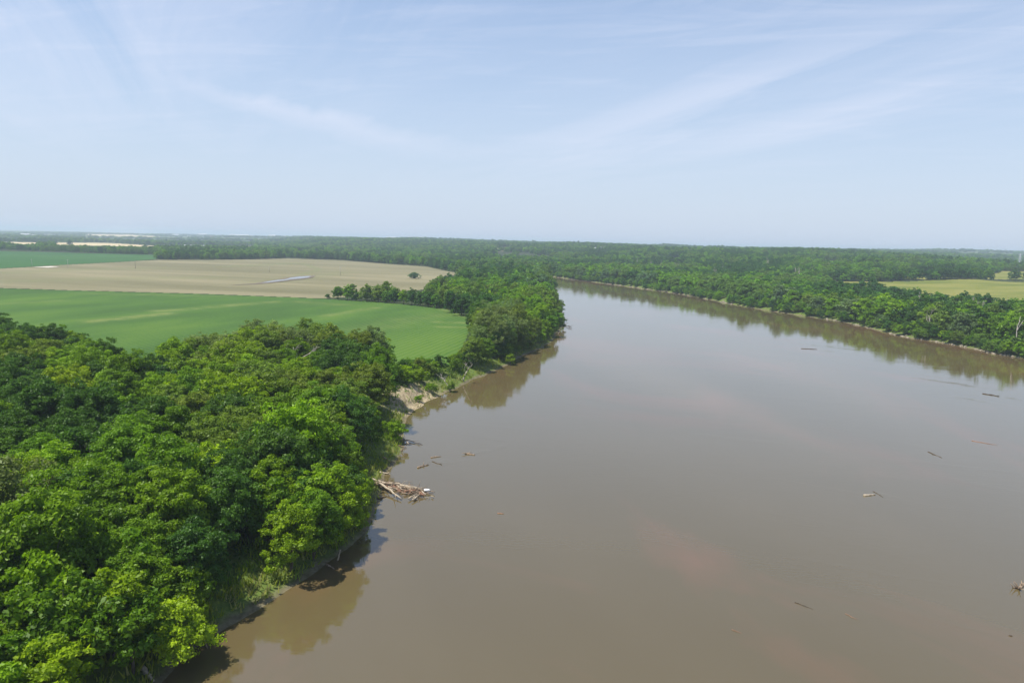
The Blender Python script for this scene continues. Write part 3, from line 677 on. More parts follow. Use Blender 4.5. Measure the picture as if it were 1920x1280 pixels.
# the rest: one object of many
rest = [i for i in range(len(SITES)) if i not in indset]
VARS = [('broad',0),('broad',1),('broad',2),('broad',3),('airy',0),('airy',1),('young',0),('young',1),('far',0),('far',1),('far',2),('far',3),('far',4),('far',5)]
kidx = {'broad':(0,4),'airy':(4,6),'young':(6,8),'far':(8,14),'shrub':(6,8)}
def scatter(name, P_, idx, sc, rz, tint, sources, kind='stuff', label=None, cat=None):
    me = D.meshes.new(name); me.vertices.add(len(P_)); me.vertices.foreach_set('co', np.asarray(P_, np.float32).ravel())
    for an, av, ty in (('pick', idx, 'INT'), ('rz', rz, 'FLOAT')):
        a = me.attributes.new(an, ty, 'POINT'); a.data.foreach_set('value', np.asarray(av, np.int32 if ty == 'INT' else np.float32))
    for an, av in (('sc', sc), ('tint', tint)):
        a = me.attributes.new(an, 'FLOAT_VECTOR', 'POINT'); a.data.foreach_set('vector', np.asarray(av, np.float32).ravel())
    o = link(name, me); tag(o, label, cat, None, kind)
    ng = D.node_groups.new(name, 'GeometryNodeTree')
    ng.interface.new_socket('Geometry', in_out='INPUT', socket_type='NodeSocketGeometry'); ng.interface.new_socket('Geometry', in_out='OUTPUT', socket_type='NodeSocketGeometry')
    gi = ng.nodes.new('NodeGroupInput'); go = ng.nodes.new('NodeGroupOutput'); iop = ng.nodes.new('GeometryNodeInstanceOnPoints'); jn = ng.nodes.new('GeometryNodeJoinGeometry')
    ins = []
    for so in sources:
        oi = ng.nodes.new('GeometryNodeObjectInfo'); oi.transform_space = 'ORIGINAL'; oi.inputs['Object'].default_value = so; oi.inputs['As Instance'].default_value = False
        gi_ = ng.nodes.new('GeometryNodeGeometryToInstance'); ng.links.new(oi.outputs['Geometry'], gi_.inputs[0]); ins.append(gi_.outputs[0])
    for q in reversed(ins): ng.links.new(q, jn.inputs[0])
    def na_(n_, t): a = ng.nodes.new('GeometryNodeInputNamedAttribute'); a.data_type = t; a.inputs['Name'].default_value = n_; return a.outputs[0]
    cb = ng.nodes.new('ShaderNodeCombineXYZ'); ng.links.new(na_('rz', 'FLOAT'), cb.inputs[2])
    ng.links.new(gi.outputs[0], iop.inputs['Points']); ng.links.new(jn.outputs[0], iop.inputs['Instance']); iop.inputs['Pick Instance'].default_value = True
    ng.links.new(na_('pick', 'INT'), iop.inputs['Instance Index']); ng.links.new(cb.outputs[0], iop.inputs['Rotation']); ng.links.new(na_('sc', 'FLOAT_VECTOR'), iop.inputs['Scale'])
    ng.links.new(iop.outputs[0], go.inputs[0])
    md = o.modifiers.new('scatter', 'NODES'); md.node_group = ng; return o
srcs = []
for k, v in VARS:
    me = KINDS[k][2][v][0]
    so = next((o for o in D.objects if o.data == me), None)
    if so is None:
        so = next(o for o in D.objects if o.type == 'MESH' and o.name.startswith('crown')); print('missing variant', k, v)
    srcs.append(so)
rr_ = rnd(8)
scatter('woodland', np.stack([SX[rest], SY[rest], SZ[rest]-.4], 1), [rr_.randint(*kidx[SITES[i][3]]) for i in rest],
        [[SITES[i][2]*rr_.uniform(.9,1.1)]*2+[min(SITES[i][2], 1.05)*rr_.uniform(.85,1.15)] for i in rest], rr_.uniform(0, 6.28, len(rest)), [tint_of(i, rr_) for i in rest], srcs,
        'stuff', 'distant woods covering the hills and floodplain beyond the fields and river', 'woods')

# ------------------------------------------------------------------ undergrowth and bank grass
def leafstuff(name, P_, size, spread, per, seed, mt, tall=.5, tonef=None, blade=False):
    r_ = rnd(seed); n = len(P_)*per; idx = np.repeat(np.arange(len(P_)), per)
    off = r_.normal(size=(n, 3))*spread*np.array([1,1,.45]); off[:,2] = abs(off[:,2])*tall
    c = P_[idx]+off; s = size*r_.uniform(.5, 1.4, n)[:,None]
    if blade:
        a = r_.uniform(0, 6.28, n); t = np.stack([np.cos(a), np.sin(a), 0*a], 1); b = np.stack([r_.normal(size=n)*.35, r_.normal(size=n)*.35, np.ones(n)], 1)
        V_ = np.stack([c-t*s*.16, c+t*s*.16, c+b*s+t*s*.05, c+b*s-t*s*.03], 1)
    else:
        nm = r_.normal(size=(n, 3))*.6+np.array([0,0,.9]); nm /= np.linalg.norm(nm, axis=1)[:,None]; t = np.cross(nm, r_.normal(size=(n,3))); t /= np.linalg.norm(t, axis=1)[:,None]; b = np.cross(nm, t)
        V_ = np.stack([c-t*s*.6, c+b*s*.36, c+t*s*.6, c-b*s*.36], 1)
    pt = r_.uniform(0, 1, len(P_))[idx]*.5+r_.uniform(0, .5, n)
    if tonef is not None: pt = np.clip(tonef[idx]+(pt-.5)*.6, 0, 1)
    return mesh_np(name, V_.reshape(-1, 3), np.arange(n*4).reshape(-1, 4), mt, {'tone': np.repeat(pt, 4)})
r_ = rnd(14)
X = r_.uniform(-330, 130, 260000); Y = r_.uniform(30, 720, 260000); rr = np.hypot(X, Y)
keep = r_.rand(len(X)) < np.clip(130./rr, .1, 1)**1.3; X, Y = X[keep], Y[keep]; d = rdist(X, Y)
m = (d > .9) & (d < 16) & inL(X, Y) & visible(X, Y, 2., 30) & ~blocked(X, Y); X, Y, d = X[m], Y[m], d[m]
Z = ground_z(X, Y, d); e_ = np.exp(-((X-EROS[0])**2+(Y-EROS[1])**2)/(13.**2)); m = r_.rand(len(X)) > e_*.9
X, Y, Z, d = X[m], Y[m], Z[m], d[m]
P_ = np.stack([X, Y, Z], 1)
tf = np.clip(.25+.5*fbm(X/6., Y/6., 71, 3)+.35*(1-sstep(3, 7, d))-.1, 0, 1)
tag(link('bank_grass', leafstuff('bank_grass', P_, .85, .5, 7, 15, M['grass'], .3, tf, True)), kind='stuff')
X = r_.uniform(-300, 60, 60000); Y = r_.uniform(40, 420, 60000); d = rdist(X, Y)
m = (d > 7) & (d < 120) & inL(X, Y) & visible(X, Y, 3., 30) & ~blocked(X, Y, 1); X, Y = X[m], Y[m]
P_ = np.stack([X, Y, ground_z(X, Y)], 1); print('under', len(P_))
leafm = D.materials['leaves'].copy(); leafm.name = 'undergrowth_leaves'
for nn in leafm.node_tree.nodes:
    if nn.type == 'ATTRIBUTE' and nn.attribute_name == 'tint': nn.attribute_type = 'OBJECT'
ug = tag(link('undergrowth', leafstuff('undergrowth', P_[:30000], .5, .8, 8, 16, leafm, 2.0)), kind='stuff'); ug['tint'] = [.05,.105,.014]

# rocks along the far waterline
r_ = rnd(21); pts = []
for k in range(len(rs)-1):
    a = np.array(rs[k]); b = np.array(rs[k+1]); Ls = np.linalg.norm(b-a)
    for q in range(int(Ls*1.6)):
        p = a+(b-a)*r_.rand()+r_.normal(size=2)*1.6; pts.append(p)
pts = np.array(pts); d = rdist(pts[:,0], pts[:,1]); cl = fbm(pts[:,0]/22., pts[:,1]/22., 81, 2); m = (d > -.3) & (d < 4.5) & (cl > .56); pts = pts[m]; z = ground_z(pts[:,0], pts[:,1])
mb = MB()
for (x, y), zz in zip(pts, z):
    s = r_.uniform(.35, 1.1); a = r_.uniform(0, 6.28)
    v = [(math.cos(a+t)*s*r_.uniform(.7,1.2), math.sin(a+t)*s*r_.uniform(.7,1.2), zl*s) for zl in (-.3,.25) for t in np.linspace(0, 5.03, 5)]+[(0,0,s*.55)]
    v = np.array(v)+np.array([x, y, max(zz, 0)]); mb.add(v, [(i, (i+1) % 5, 5+(i+1) % 5, 5+i) for i in range(5)]+[(5+i, 5+(i+1) % 5, 10) for i in range(5)])
tag(link('shore_rocks', mb.mesh('shore_rocks', M['rock'], False)), kind='stuff')

# ------------------------------------------------------------------ dead trees
DM = [dead_mesh('dead_trunk', 300+i, 17, .42, .5, 3) for i in range(5)]+[dead_mesh('dead_trunk', 320+i, 15, .5, .22, 2) for i in range(2)]
far_dead = [(1438,478,496,0,'largest bare pale dead tree on the far wooded hillside'),(1727,541,569,5,'bare white dead tree in front of the right meadow'),
  (1745,575,604,2,'thin pale half-dead tree near the far waterline, below the meadow'),(1858,553,576,3,'bare forked dead tree right of the dark tree at the meadow edge'),
  (1885,553,566,4,'short dead snag among dark trees below the right meadow'),(1912,593,607,5,'leaning white snag at the right edge of the far bank'),
  (1344,494,513,1,'pale dead tree on the far slope, highest above the bend row'),(1553,491,499,2,'slim pale dead tree left of the far meadow'),
  (1500,497,514,6,'tall pale bare snag in the middle of the far wood'),(1493,500,512,5,'shorter pale snag just left of the tall one in the far wood'),
  (1238,482,498,6,'tallest bleached trunk on the far hillside above the bend'),(1221,481,496,5,'second bleached trunk on the far hillside above the bend'),(1194,482,493,6,'leftmost bleached trunk on the far hillside above the bend'),
  (1274,484,498,3,'rightmost grey bare tree of the snags above the bend'),(1356,494,505,4,'grey bare tree just right of the pale one on the slope')]
near_dead = [(560,716,.8,0,'pale leaning dead limbs in the near wood behind bright trees'),(495,735,.6,3,'short bleached dead tree deeper in the near wood'),(868,700,.5,1,'grey bare-branched small tree between field corner and riverbank'),
  (1045,622,.3,2,'bare dead tree leaning out over the river from the point'),(845,716,.42,3,'small grey bare shrub-like tree above the sandy bank')]
for px, py, s, k, lb in far_dead:
    p = cast(px, s, 12.5); z = gz1(*p); d_ = ray(px, py); zt = CAMH+d_[2]/math.hypot(d_[0], d_[1])*math.hypot(*p); sc_ = (zt-z)/max(v.co.z for v in DM[k].vertices)
    sc_ = min(sc_, 1.6)
    t = empty('dead_tree', (p[0], p[1], z), r_.uniform(0, 6), (sc_*.7, sc_*.7, sc_)); tag(t, lb, 'dead tree'); link('trunk', DM[k], t)
for px, py, s, k, lb in near_dead:
    p = gp(px, py, LAND if px < 1000 else 1.); z = gz1(*p); t = empty('dead_tree', (p[0], p[1], z), r_.uniform(0, 6), (s*1.25,)*3); tag(t, lb, 'dead tree'); link('trunk', DM[k], t)
    if 'leaning' in lb: t.rotation_euler = (math.radians(15), math.radians(48 if px > 1000 else 25), 0)

# ------------------------------------------------------------------ driftwood
def log(name, p0, p1, r0_, lb, mt='driftwood_wood', br=2, seed=0, z0=.05, z1=.05, group=None, cat='driftwood', root=False):
    rg_ = rnd(seed+900); a = np.array([p0[0], p0[1], z0]); b = np.array([p1[0], p1[1], z1]); Ls = np.linalg.norm(b-a); n = 6
    org = a.copy(); pts = [a+(b-a)*i/n+(rg_.normal(size=3)*Ls*.025*np.array([1,1,.25]) if 0 < i < n else 0)-org for i in range(n+1)]
    mb = MB(); mb.tube(pts, [r0_*(1-.1*i)*rg_.uniform(.9,1.1) for i in range(n+1)], 7)
    dirv = (b-a)/max(Ls, .01)
    for i in range(br):
        s = pts[rg_.randint(2, n+1)]; dd = dirv+rg_.normal(size=3)*np.array([.7,.7,.3])+np.array([0,0,.15]); dd /= np.linalg.norm(dd); l_ = Ls*rg_.uniform(.12,.4)
        mb.tube([s, s+dd*l_*.5+rg_.normal(size=3)*.08*l_, s+dd*l_+rg_.normal(size=3)*.12*l_], [r0_*.4, r0_*.28, r0_*.1], 5)
    if root:
        for i in range(9):
            dd = -dirv*.5+rg_.normal(size=3)*np.array([.9,.9,.7]); dd /= np.linalg.norm(dd); mb.tube([pts[0], pts[0]+dd*r0_*2.2, pts[0]+dd*r0_*4.2+rg_.normal(size=3)*r0_*.8], [r0_*.6, r0_*.35, r0_*.08], 5)
    o = link(name, mb.mesh(name, M[mt]), None, tuple(org)); tag(o, lb, cat, group); return o
def dl(px0, px1, r_0, lb, **k): return log(k.pop('name', 'driftwood_log'), gp(*px0, k.get('z0', 0)), gp(*px1, k.get('z1', 0)), r_0, lb, **k)
S_ = 0
dl((1620,929),(1641,927.5),.28,'pale log with a side branch floating in the right half of the river', mt='pale_driftwood', br=2, seed=1)
dl((1637,921),(1656,932),.07,'thin dark stick floating just right of the pale log', mt='dark_wood', br=1, seed=2, name='floating_stick')
dl((1740,847),(1766,858),.12,'slim dark branch floating alone at the right of the river', mt='dark_wood', br=1, seed=3, name='floating_stick')
dl((1842,738),(1874,742),.22,'half-sunken dark branch with upright twigs, far right of the river', mt='dark_wood', br=5, seed=4, z1=.2)
dl((1502,653.5),(1532,655),.22,'long low dark log drifting far out near the tree reflections', mt='dark_wood', br=1, seed=5)
dl((1490,1129),(1524,1142),.05,'thin brown stick floating low in the bottom right of the river', mt='dark_wood', br=1, seed=6, name='floating_stick')
dl((1585,1150),(1604,1160),.045,'faint brown twig with a fork at the bottom right of the river', mt='red_wood', br=2, seed=7, name='floating_stick')
dl((1372,1180),(1390,1187),.04,'smallest thin twig at the bottom middle of the river', mt='red_wood', br=1, seed=8, name='floating_stick')
dl((1822,826),(1860,833),.1,'faint reddish stick floating above the slim dark branch', mt='red_wood', br=1, seed=9, name='floating_stick')
dl((876,851),(890,853),.3,'tangled root ball floating in mid river off the grassy bank', mt='driftwood_wood', br=5, seed=10, root=True)
dl((808,858),(825,856),.2,'short tan log floating off the grassy bank, upper of three', br=2, seed=11)
dl((810,865),(828,871),.12,'thin forked branch floating below the short tan log', mt='dark_wood', br=3, seed=12)
dl((783,877),(804,871),.26,'knobbly brown log floating nearest the grassy bank', mt='driftwood_wood', br=5, seed=13)
dl((933,962),(944,963),.12,'small reddish scrap of wood floating right of the driftwood jam', mt='red_wood', br=3, seed=14)
dl((1909,1103),(1922,1092),.3,'dark knotted floating root mass at the right edge of the river', mt='driftwood_wood', br=6, seed=15, root=True)
dl((1892,1191),(1898,1192),.12,'dark little chunk of wood in the lower right corner of the river', mt='dark_wood', br=2, seed=16)
dl((752,818),(767,832),.3,'thick bleached log slanting from the round bush into the water', mt='pale_driftwood', br=2, seed=17, z0=1.0, z1=.1)
dl((762,824),(792,834),.12,'dark thin branch trailing into the water past the bleached log', mt='dark_wood', br=3, seed=18, z0=.4)
dl((747,835),(762,838),.2,'grey branch on mud under the bleached log', br=4, seed=19, z0=.6, z1=.2)
dl((752,845),(758,838),.2,'short upright grey stub at the muddy edge', br=2, seed=20, z0=.2, z1=1.2)
dl((718,856),(735,866),.2,'grey fallen branch lying across the grassy bank', br=2, seed=21, z0=1.8, z1=.3)
dl((711,884),(731,889),.25,'tan forked log at the waterline just above the driftwood jam', mt='pale_driftwood', br=3, seed=22, z0=.4)
dl((725,870),(733,864),.15,'small tan branch on the mud below the grassy bank', br=2, seed=23, z0=.3)
dl((708,934),(724,931),.2,'dark snag lying in the shaded water below the driftwood jam', mt='dark_wood', br=3, seed=24, z0=.3)
dl((633,1050),(638,1030),.14,'pale upright post-like log on the shaded near bank', mt='pale_driftwood', br=0, seed=25, z0=.4, z1=2.2)
dl((612,1057),(626,1066),.16,'grey log lying in shade at the near waterline', br=2, seed=26, z0=.5)
dl((378,1185),(388,1212),.16,'grey twisted snag standing in the water beside the yellow-green tree', br=7, seed=27, z0=1.3, z1=.1)
dl((266,1250),(288,1276),.34,'bleached split stump lying at the bottom left river edge', mt='pale_driftwood', br=2, seed=28, z0=1.3, z1=.5)
dl((1052,606),(1072,614),.22,'dark branches sticking out of the water off the point', mt='dark_wood', br=6, seed=29, z0=1.0, z1=.4)
dl((1050,598),(1066,599),.16,'bare bough reaching over the water from the point', mt='dark_wood', br=3, seed=30, z0=2.5, z1=1.)
dl((1005,640),(1012,647),.18,'small dark snag at the waterline under the point', mt='dark_wood', br=3, seed=31, z0=.8)
# the driftwood jam: each log on its own
big = [((692,897),(733,907),.34,'thick bleached log forming the upper shoreward edge of the driftwood jam'),((696,903),(727,917),.34,'dark-sided thick log in the middle of the shoreward end of the jam'),
       ((712,906),(752,934),.3,'long log along the lower edge of the jam, pointing downriver'),((750,910),(792,914.5),.22,'pale straight pole along the far edge of the jam'),
       ((760,913),(815,922),.16,'longest slim pole on the river side of the jam'),((766,934),(782,926),.2,'stubby pale log fanned at the jam tip, left one'),((773,937),(785,927),.2,'stubby pale log fanned at the jam tip, lower one'),
       ((700,905),(745,908),.26,'bleached crooked log crossing the jam near shore'),((730,905),(776,911),.2,'weathered log lying lengthwise on the jam')]
for q, (a, b, r1, lb) in enumerate(big): dl(a, b, r1, lb, mt='pale_driftwood' if q % 3 != 1 else 'driftwood_wood', br=2, seed=50+q, z0=.45 if a[0] > 720 else 1.1, z1=.45)
r_ = rnd(33)
SPN = np.array([(698,901),(720,908),(745,914),(770,920),(798,928)], float)
JG = [('near the shore', []), ('in the middle', []), ('at the outer tip', [])]
for q in range(66):
    t = r_.uniform(.1, 1)*4; k = min(int(t), 3); c = SPN[k]+(SPN[k+1]-SPN[k])*(t-k); wv = 4+7*(t/4); c = c+np.array([r_.normal()*8, r_.normal()*wv*.42])
    ang = math.atan2(1.1, 4)+r_.normal()*.33; l_ = r_.uniform(10, 30)*(1.2-.15*t)
    if t > 3.2: ang += r_.normal()*.7; l_ *= .7
    a = c-np.array([math.cos(ang), math.sin(ang)*.8])*l_/2; b = c+np.array([math.cos(ang), math.sin(ang)*.8])*l_/2
    w_ = 'near the shore' if t < 1.4 else 'in the middle' if t < 2.8 else 'at the outer tip'
    mt = ['driftwood_wood','pale_driftwood','driftwood_wood','red_wood','dark_wood'][r_.randint(5)]
    cw = {'driftwood_wood':'tan','pale_driftwood':'bleached','red_wood':'reddish','dark_wood':'dark'}[mt]
    dl(tuple(a), tuple(b), r_.uniform(.07,.17), f'{cw} branch tangled in the driftwood jam {w_}', mt=mt, br=1, seed=100+q, z0=r_.uniform(.1,.7), z1=r_.uniform(.05,.5), group=f'{cw} branches of the jam {w_}', name='driftwood_branch')
mb = MB()
for q in range(420):
    t = r_.uniform(0, 1)*4; k = min(int(t), 3); c = SPN[k]+(SPN[k+1]-SPN[k])*(t-k)+np.array([r_.normal()*9, r_.normal()*(2+1.1*t)]); p = gp(c[0], c[1]); a = r_.uniform(0, 6.28); l_ = r_.uniform(.3, 1.2)
    z = r_.uniform(.02,.25); mb.tube([(p[0], p[1], z), (p[0]+math.cos(a)*l_, p[1]+math.sin(a)*l_, z+r_.uniform(-.02,.15))], [.05,.03], 4)
tag(link('wood_litter', mb.mesh('wood_litter', M['driftwood_wood'])), kind='stuff')
mb = MB(); p = gp(795, 924); z = .62
prof = [(0,.22),(.1,.3),(.55,.3),(.7,.16),(.8,.12)]
mb.tube([(p[0]+a*1.6, p[1]+a*.2, z) for a, _ in prof], [b for _, b in prof], 10)
tag(link('plastic_jug', mb.mesh('plastic_jug', M['white_plastic'])), 'white plastic jug caught on the outer end of the driftwood jam', 'jug')

# ------------------------------------------------------------------ utility poles, pylon, far buildings
def pole(px, py, h, lb, mt, arm=True):
    p = gp(px, py, LAND); z = gz1(*p); t = empty('utility_pole', (p[0], p[1], z)); tag(t, lb, 'utility pole')
    mb = MB(); mb.tube([(0,0,-.5),(0,0,h*.5),(0,0,h)], [.22,.19,.15], 8); link('post', mb.mesh('post', M[mt]), t)
    if arm:
        mb = MB(); mb.box((0,-.22,h-.8), (2.4,.14,.16)); link('crossarm', mb.mesh('crossarm', M[mt], False), t)
        for x in (-1.05, 0, 1.05):
            mb = MB(); zb = h-.72 if x else h; mb.tube([(x, -.22 if x else 0, zb),(x, -.22 if x else 0, zb+.14),(x, -.22 if x else 0, zb+.3)], [.09,.06,.09], 6); link('insulator', mb.mesh('insulator', M['insulator']), t)
pole(60, 499.5, 9.5, 'leftmost pale pole on the line between green and tan fields', 'pole_wood'); pole(127.5, 500.5, 10, 'second pale pole, beside the gravel patch in the tan field', 'pole_wood')
pole(254, 504, 10.5, 'dark pole standing alone in the tan field', 'dark_pole_wood'); pole(505, 511, 8.5, 'faint pale pole beside the puddle in the tan field', 'pole_wood'); pole(638, 516.5, 11, 'pole right of the puddle, near the hedge', 'pole_wood')
def pylon(px, py, rng, h):
    d_ = ray(px, py); d_ = d_/np.hypot(d_[0], d_[1]); p = d_[:2]*rng; z = gz1(*p); t = empty('transmission_tower', (p[0], p[1], z)); tag(t, 'pale steel tower on the far right horizon', 'tower')
    mb = MB(); w = 3.2
    L_ = [[(sx*w*(1-.8*q), sy*w*(1-.8*q), h*q) for q in (0,.33,.66,1)] for sx in (-1,1) for sy in (-1,1)]
    for l_ in L_: mb.tube(l_, [.35]*4, 4)
    for q in range(7):
        a, b = q/7, (q+1)/7
        for s0, s1 in (((-1,-1),(1,-1)),((1,-1),(1,1)),((1,1),(-1,1)),((-1,1),(-1,-1))):
            mb.tube([(s0[0]*w*(1-.8*a), s0[1]*w*(1-.8*a), h*a),(s1[0]*w*(1-.8*b), s1[1]*w*(1-.8*b), h*b)], [.16,.16], 4)
    link('lattice', mb.mesh('lattice', M['steel'], False), t)
    for q in (.78,.92):
        mb = MB(); mb.box((0,0,h*q), (9,.5,.5)); link('crossarm', mb.mesh('crossarm', M['steel'], False), t)
pylon(1913, 480, 1900, 36)
def building(px, py, w, dp, h, lb, roof='metal_roof', rz=0., gable=True, rng=None):
    if rng: d_ = ray(px, py); d_ = d_/np.hypot(d_[0], d_[1]); p = d_[:2]*rng
    else: p = cast(px, py)
    z = gz1(*p)-.5; t = empty('building', (p[0], p[1], z), rz); tag(t, lb, 'building')
    mb = MB(); mb.box((0,0,h/2), (w,dp,h)); link('wall', mb.mesh('wall', M['white_wall'], False), t)
    mb = MB(); rh = dp*.22 if gable else .8; x, y = w/2+.4, dp/2+.4
    mb.add([(-x,-y,h),(x,-y,h),(x,y,h),(-x,y,h),(-x,0,h+rh),(x,0,h+rh)], [(0,1,5,4),(2,3,4,5),(0,4,3),(1,2,5),(0,3,2,1)]); link('roof', mb.mesh('roof', M[roof], False), t)
    for q in range(3):
        mb = MB(); mb.box((w*(-.3+.3*q), -dp/2-.05, h*.4), (w*.09,.2,h*.5)); link('door' if q == 1 else 'window', mb.mesh('opening', M['dark_opening'], False), t)
BL = [(354,456.5,46,14,6,'left one of two long white sheds beyond the tan field',2600),(376,457,42,14,6,'right one of two long white sheds beyond the tan field',2600),
      (48,438,60,25,12,'white farm building left of the town, far at upper left',5600),(62,440.5,46,22,10,'pale farm building just right of the white one, far at upper left',5300),(90,439,40,30,9,'small pale building alone on the left plain',5600),
      (450,441,230,60,16,'longest white warehouse on the horizon',8200),(467,442.5,90,50,14,'squat white warehouse right of the longest one',7900),(511,443,70,50,22,'tall white building on the horizon above the woods',7600),
      (535,444,60,40,14,'low white building right of the tall one on the horizon',7600),(380,439,90,50,16,'pale building below the hill on the horizon',8500),(400,443,50,30,10,'small pale house left of the town centre',6500),(330,439,70,40,14,'leftmost pale building of the horizon town',8000),
      (1264,466,18,12,7,'small white house among hilltop trees above the river',None),(1116,468,22,12,6,'left white house in the far hilltop clearing',None),(1130,467.5,18,12,6,'right white house in the far hilltop clearing',None),
      (735,443,120,60,20,'white building peeping over the middle skyline',8500),(780,444.5,200,60,20,'long pale building on the middle skyline',8500)]
for q, (px, py, w, dp, h, lb, rg_) in enumerate(BL): building(px, py, w, dp, h, lb, 'red_roof' if q in (10,) else 'metal_roof', rz=.1*(q % 5)-.2, rng=rg_)

# ------------------------------------------------------------------ haze
mb = MB(); mb.box((0,0,(96-4.6)/2), (53000,53000,96+4.6))
m, nt, out = mat('haze'); v = nt.nodes.new('ShaderNodeVolumePrincipled'); v.inputs['Color'].default_value = (.62,.73,.86,1); v.inputs['Density'].default_value = 1.35e-4; v.inputs['Anisotropy'].default_value = .1
L(nt, v.outputs[0], out.inputs['Volume'])
hz = link('haze', mb.mesh('haze', m, False)); tag(hz, kind='stuff')

# ------------------------------------------------------------------ sky and sun
SEL = math.radians(66); SAZ = math.radians(-106)    # azimuth from +Y, negative = left
w = D.worlds.new('World'); SC.world = w; w.use_nodes = True; nt = w.node_tree; nt.nodes.clear()
out = nt.nodes.new('ShaderNodeOutputWorld'); bg = nt.nodes.new('ShaderNodeBackground'); bg.inputs[1].default_value = .095
sky = nt.nodes.new('ShaderNodeTexSky'); sky.sky_type = 'NISHITA'; sky.sun_disc = False; sky.sun_elevation = SEL; sky.sun_rotation = SAZ
sky.altitude = 200; sky.air_density = 1.0; sky.dust_density = .6; sky.ozone_density = 1.5
tc = nt.nodes.new('ShaderNodeTexCoord'); sp = nt.nodes.new('ShaderNodeSeparateXYZ'); L(nt, tc.outputs['Generated'], sp.inputs[0])
zc = math_(nt, 'MAXIMUM', math_(nt, 'ADD', sp.outputs[2], .04), .02)
cb = nt.nodes.new('ShaderNodeCombineXYZ'); L(nt, math_(nt, 'DIVIDE', sp.outputs[0], zc), cb.inputs[0]); L(nt, math_(nt, 'DIVIDE', sp.outputs[1], zc), cb.inputs[1])
UV = cb.outputs[0]
def mp(rot, sc, loc=(0,0,0)):
    a = nt.nodes.new('ShaderNodeMapping'); a.inputs['Rotation'].default_value = (0,0,rot); L(nt, UV, a.inputs[0])
    b = nt.nodes.new('ShaderNodeMapping'); b.inputs['Scale'].default_value = sc; b.inputs['Location'].default_value = loc; L(nt, a.outputs[0], b.inputs[0]); return b.outputs[0]
rot = math.radians(-24)   # streaks run toward azimuth -24 deg
n1 = noise(nt, mp(rot, (1.7,.26,1), (3.1,1.7,0)), 1.0, 9, .68, .9); n2 = noise(nt, mp(rot, (.4,.12,1), (7.3,2.2,0)), 1.0, 3, .5, .3)
n3 = noise(nt, mp(math.radians(-75), (1.6,.4,1), (1.3,5.2,0)), 1.5, 9, .7, 1.0)
cl = math_(nt, 'MULTIPLY', ramp(nt, n1, [(.38, (0,)*3), (.72, (1,)*3)]), ramp(nt, n2, [(.38, (.15,)*3), (.62, (1,)*3)]))
cl = math_(nt, 'ADD', math_(nt, 'MULTIPLY', cl, .5), math_(nt, 'MULTIPLY', ramp(nt, n3, [(.5, (0,)*3), (.75, (1,)*3)]), .3))
def uvof(px, py):
    d_ = ray(px, py); d_ = d_/np.linalg.norm(d_); z = max(d_[2]+.04, .02); return np.array([d_[0]/z, d_[1]/z])
def streak(pa, pb, w0, amt):
    a = uvof(*pa); b = uvof(*pb); t = (b-a); Ls = np.linalg.norm(t); t = t/Ls; nn_ = np.array([-t[1], t[0]])
    sx = nt.nodes.new('ShaderNodeSeparateXYZ'); L(nt, UV, sx.inputs[0]); X_, Y_ = sx.outputs[0], sx.outputs[1]
    al = math_(nt, 'ADD', math_(nt, 'MULTIPLY', X_, float(t[0])), math_(nt, 'MULTIPLY_ADD', Y_, float(t[1]), float(-a@t)))
    ac = math_(nt, 'ADD', math_(nt, 'MULTIPLY', X_, float(nn_[0])), math_(nt, 'MULTIPLY_ADD', Y_, float(nn_[1]), float(-a@nn_)))
    ac = math_(nt, 'ADD', ac, math_(nt, 'MULTIPLY', math_(nt, 'SUBTRACT', n1, .5), w0*2.2))
    wd = math_(nt, 'MULTIPLY_ADD', al, w0/Ls*1.2, w0*.35)
    g_ = math_(nt, 'SUBTRACT', 1., math_(nt, 'DIVIDE', math_(nt, 'ABSOLUTE', ac), math_(nt, 'MAXIMUM', wd, .02)), clamp=True)
    g_ = math_(nt, 'POWER', g_, .7)
    e0 = math_(nt, 'MULTIPLY', al, 3./Ls, clamp=True); e1 = math_(nt, 'MULTIPLY', math_(nt, 'SUBTRACT', Ls*1.25, al), 2./Ls, clamp=True)
    return math_(nt, 'MULTIPLY', math_(nt, 'MULTIPLY', g_, math_(nt, 'MULTIPLY', e0, e1)), amt)
cl = math_(nt, 'ADD', cl, streak((255,130), (820,285), .36, .55)); cl = math_(nt, 'ADD', cl, streak((1790,-20), (1000,300), .45, .4)); cl = math_(nt, 'ADD', cl, streak((2000,95), (1300,290), .35, .4))
fz = nt.nodes.new('ShaderNodeMapRange'); fz.interpolation_type = 'SMOOTHSTEP'; fz.inputs['From Min'].default_value = .0; fz.inputs['From Max'].default_value = .24; L(nt, sp.outputs[2], fz.inputs['Value'])
cl = math_(nt, 'MULTIPLY', cl, fz.outputs[0])
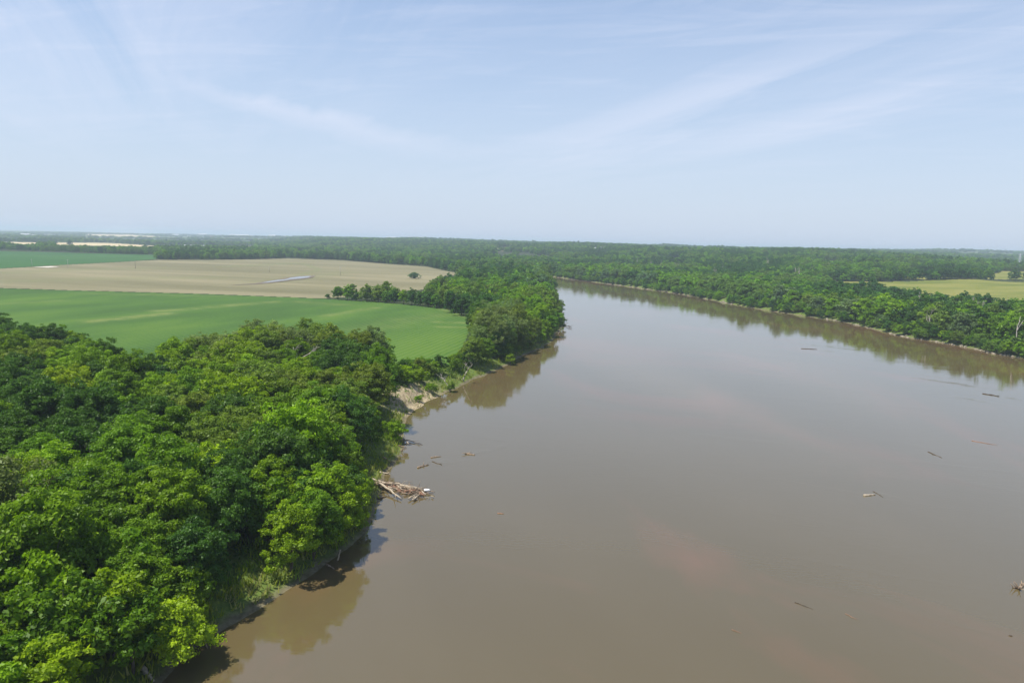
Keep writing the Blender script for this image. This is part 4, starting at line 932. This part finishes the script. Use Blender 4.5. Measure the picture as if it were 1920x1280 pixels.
veil = nt.nodes.new('ShaderNodeMapRange'); veil.inputs['From Min'].default_value = .0; veil.inputs['From Max'].default_value = .5; veil.inputs['To Min'].default_value = .97; veil.inputs['To Max'].default_value = .08; L(nt, sp.outputs[2], veil.inputs['Value'])
skh = nt.nodes.new('ShaderNodeHueSaturation'); skh.inputs['Saturation'].default_value = 1.08; skh.inputs['Hue'].default_value = .502; skh.inputs['Saturation'].default_value = 1.12; skh.inputs['Value'].default_value = 1.24; L(nt, sky.outputs[0], skh.inputs['Color'])
base_sky = mixc(nt, veil.outputs[0], skh.outputs[0], (4.5,5.2,6.35))
cl = math_(nt, 'MULTIPLY', cl, .85, clamp=True)
c = mixc(nt, cl, base_sky, (6.2,6.5,7.6))
L(nt, c, bg.inputs[0]); L(nt, bg.outputs[0], out.inputs[0])
sun = D.lights.new('sun', 'SUN'); sun.energy = 4.9; sun.angle = math.radians(.6); sun.color = (1,.955,.88); so = D.objects.new('sun', sun); COL.objects.link(so)
sd = Vector((math.sin(SAZ)*math.cos(SEL), math.cos(SAZ)*math.cos(SEL), math.sin(SEL))); so.rotation_euler = sd.to_track_quat('Z', 'Y').to_euler(); so.location = (-60,0,120)

# ------------------------------------------------------------------ camera and render
cam = D.cameras.new('camera'); cam.sensor_width = 36; cam.lens = 24; cam.clip_start = .5; cam.clip_end = 60000
co = D.objects.new('camera', cam); COL.objects.link(co); SC.camera = co
co.matrix_world = Matrix(((CR[0],CU[0],-FW[0],0),(CR[1],CU[1],-FW[1],0),(CR[2],CU[2],-FW[2],CAMH),(0,0,0,1)))
vs = SC.view_settings; vs.view_transform = 'Standard'; vs.look = 'None'; vs.exposure = 0.5; vs.gamma = 1
SC.render.engine = 'CYCLES'; cy = SC.cycles; cy.max_bounces = 6; cy.diffuse_bounces = 3; cy.glossy_bounces = 3; cy.transmission_bounces = 3; cy.volume_bounces = 1; cy.transparent_max_bounces = 8
cy.use_denoising = True; cy.sample_clamp_indirect = 5; cy.use_adaptive_sampling = True
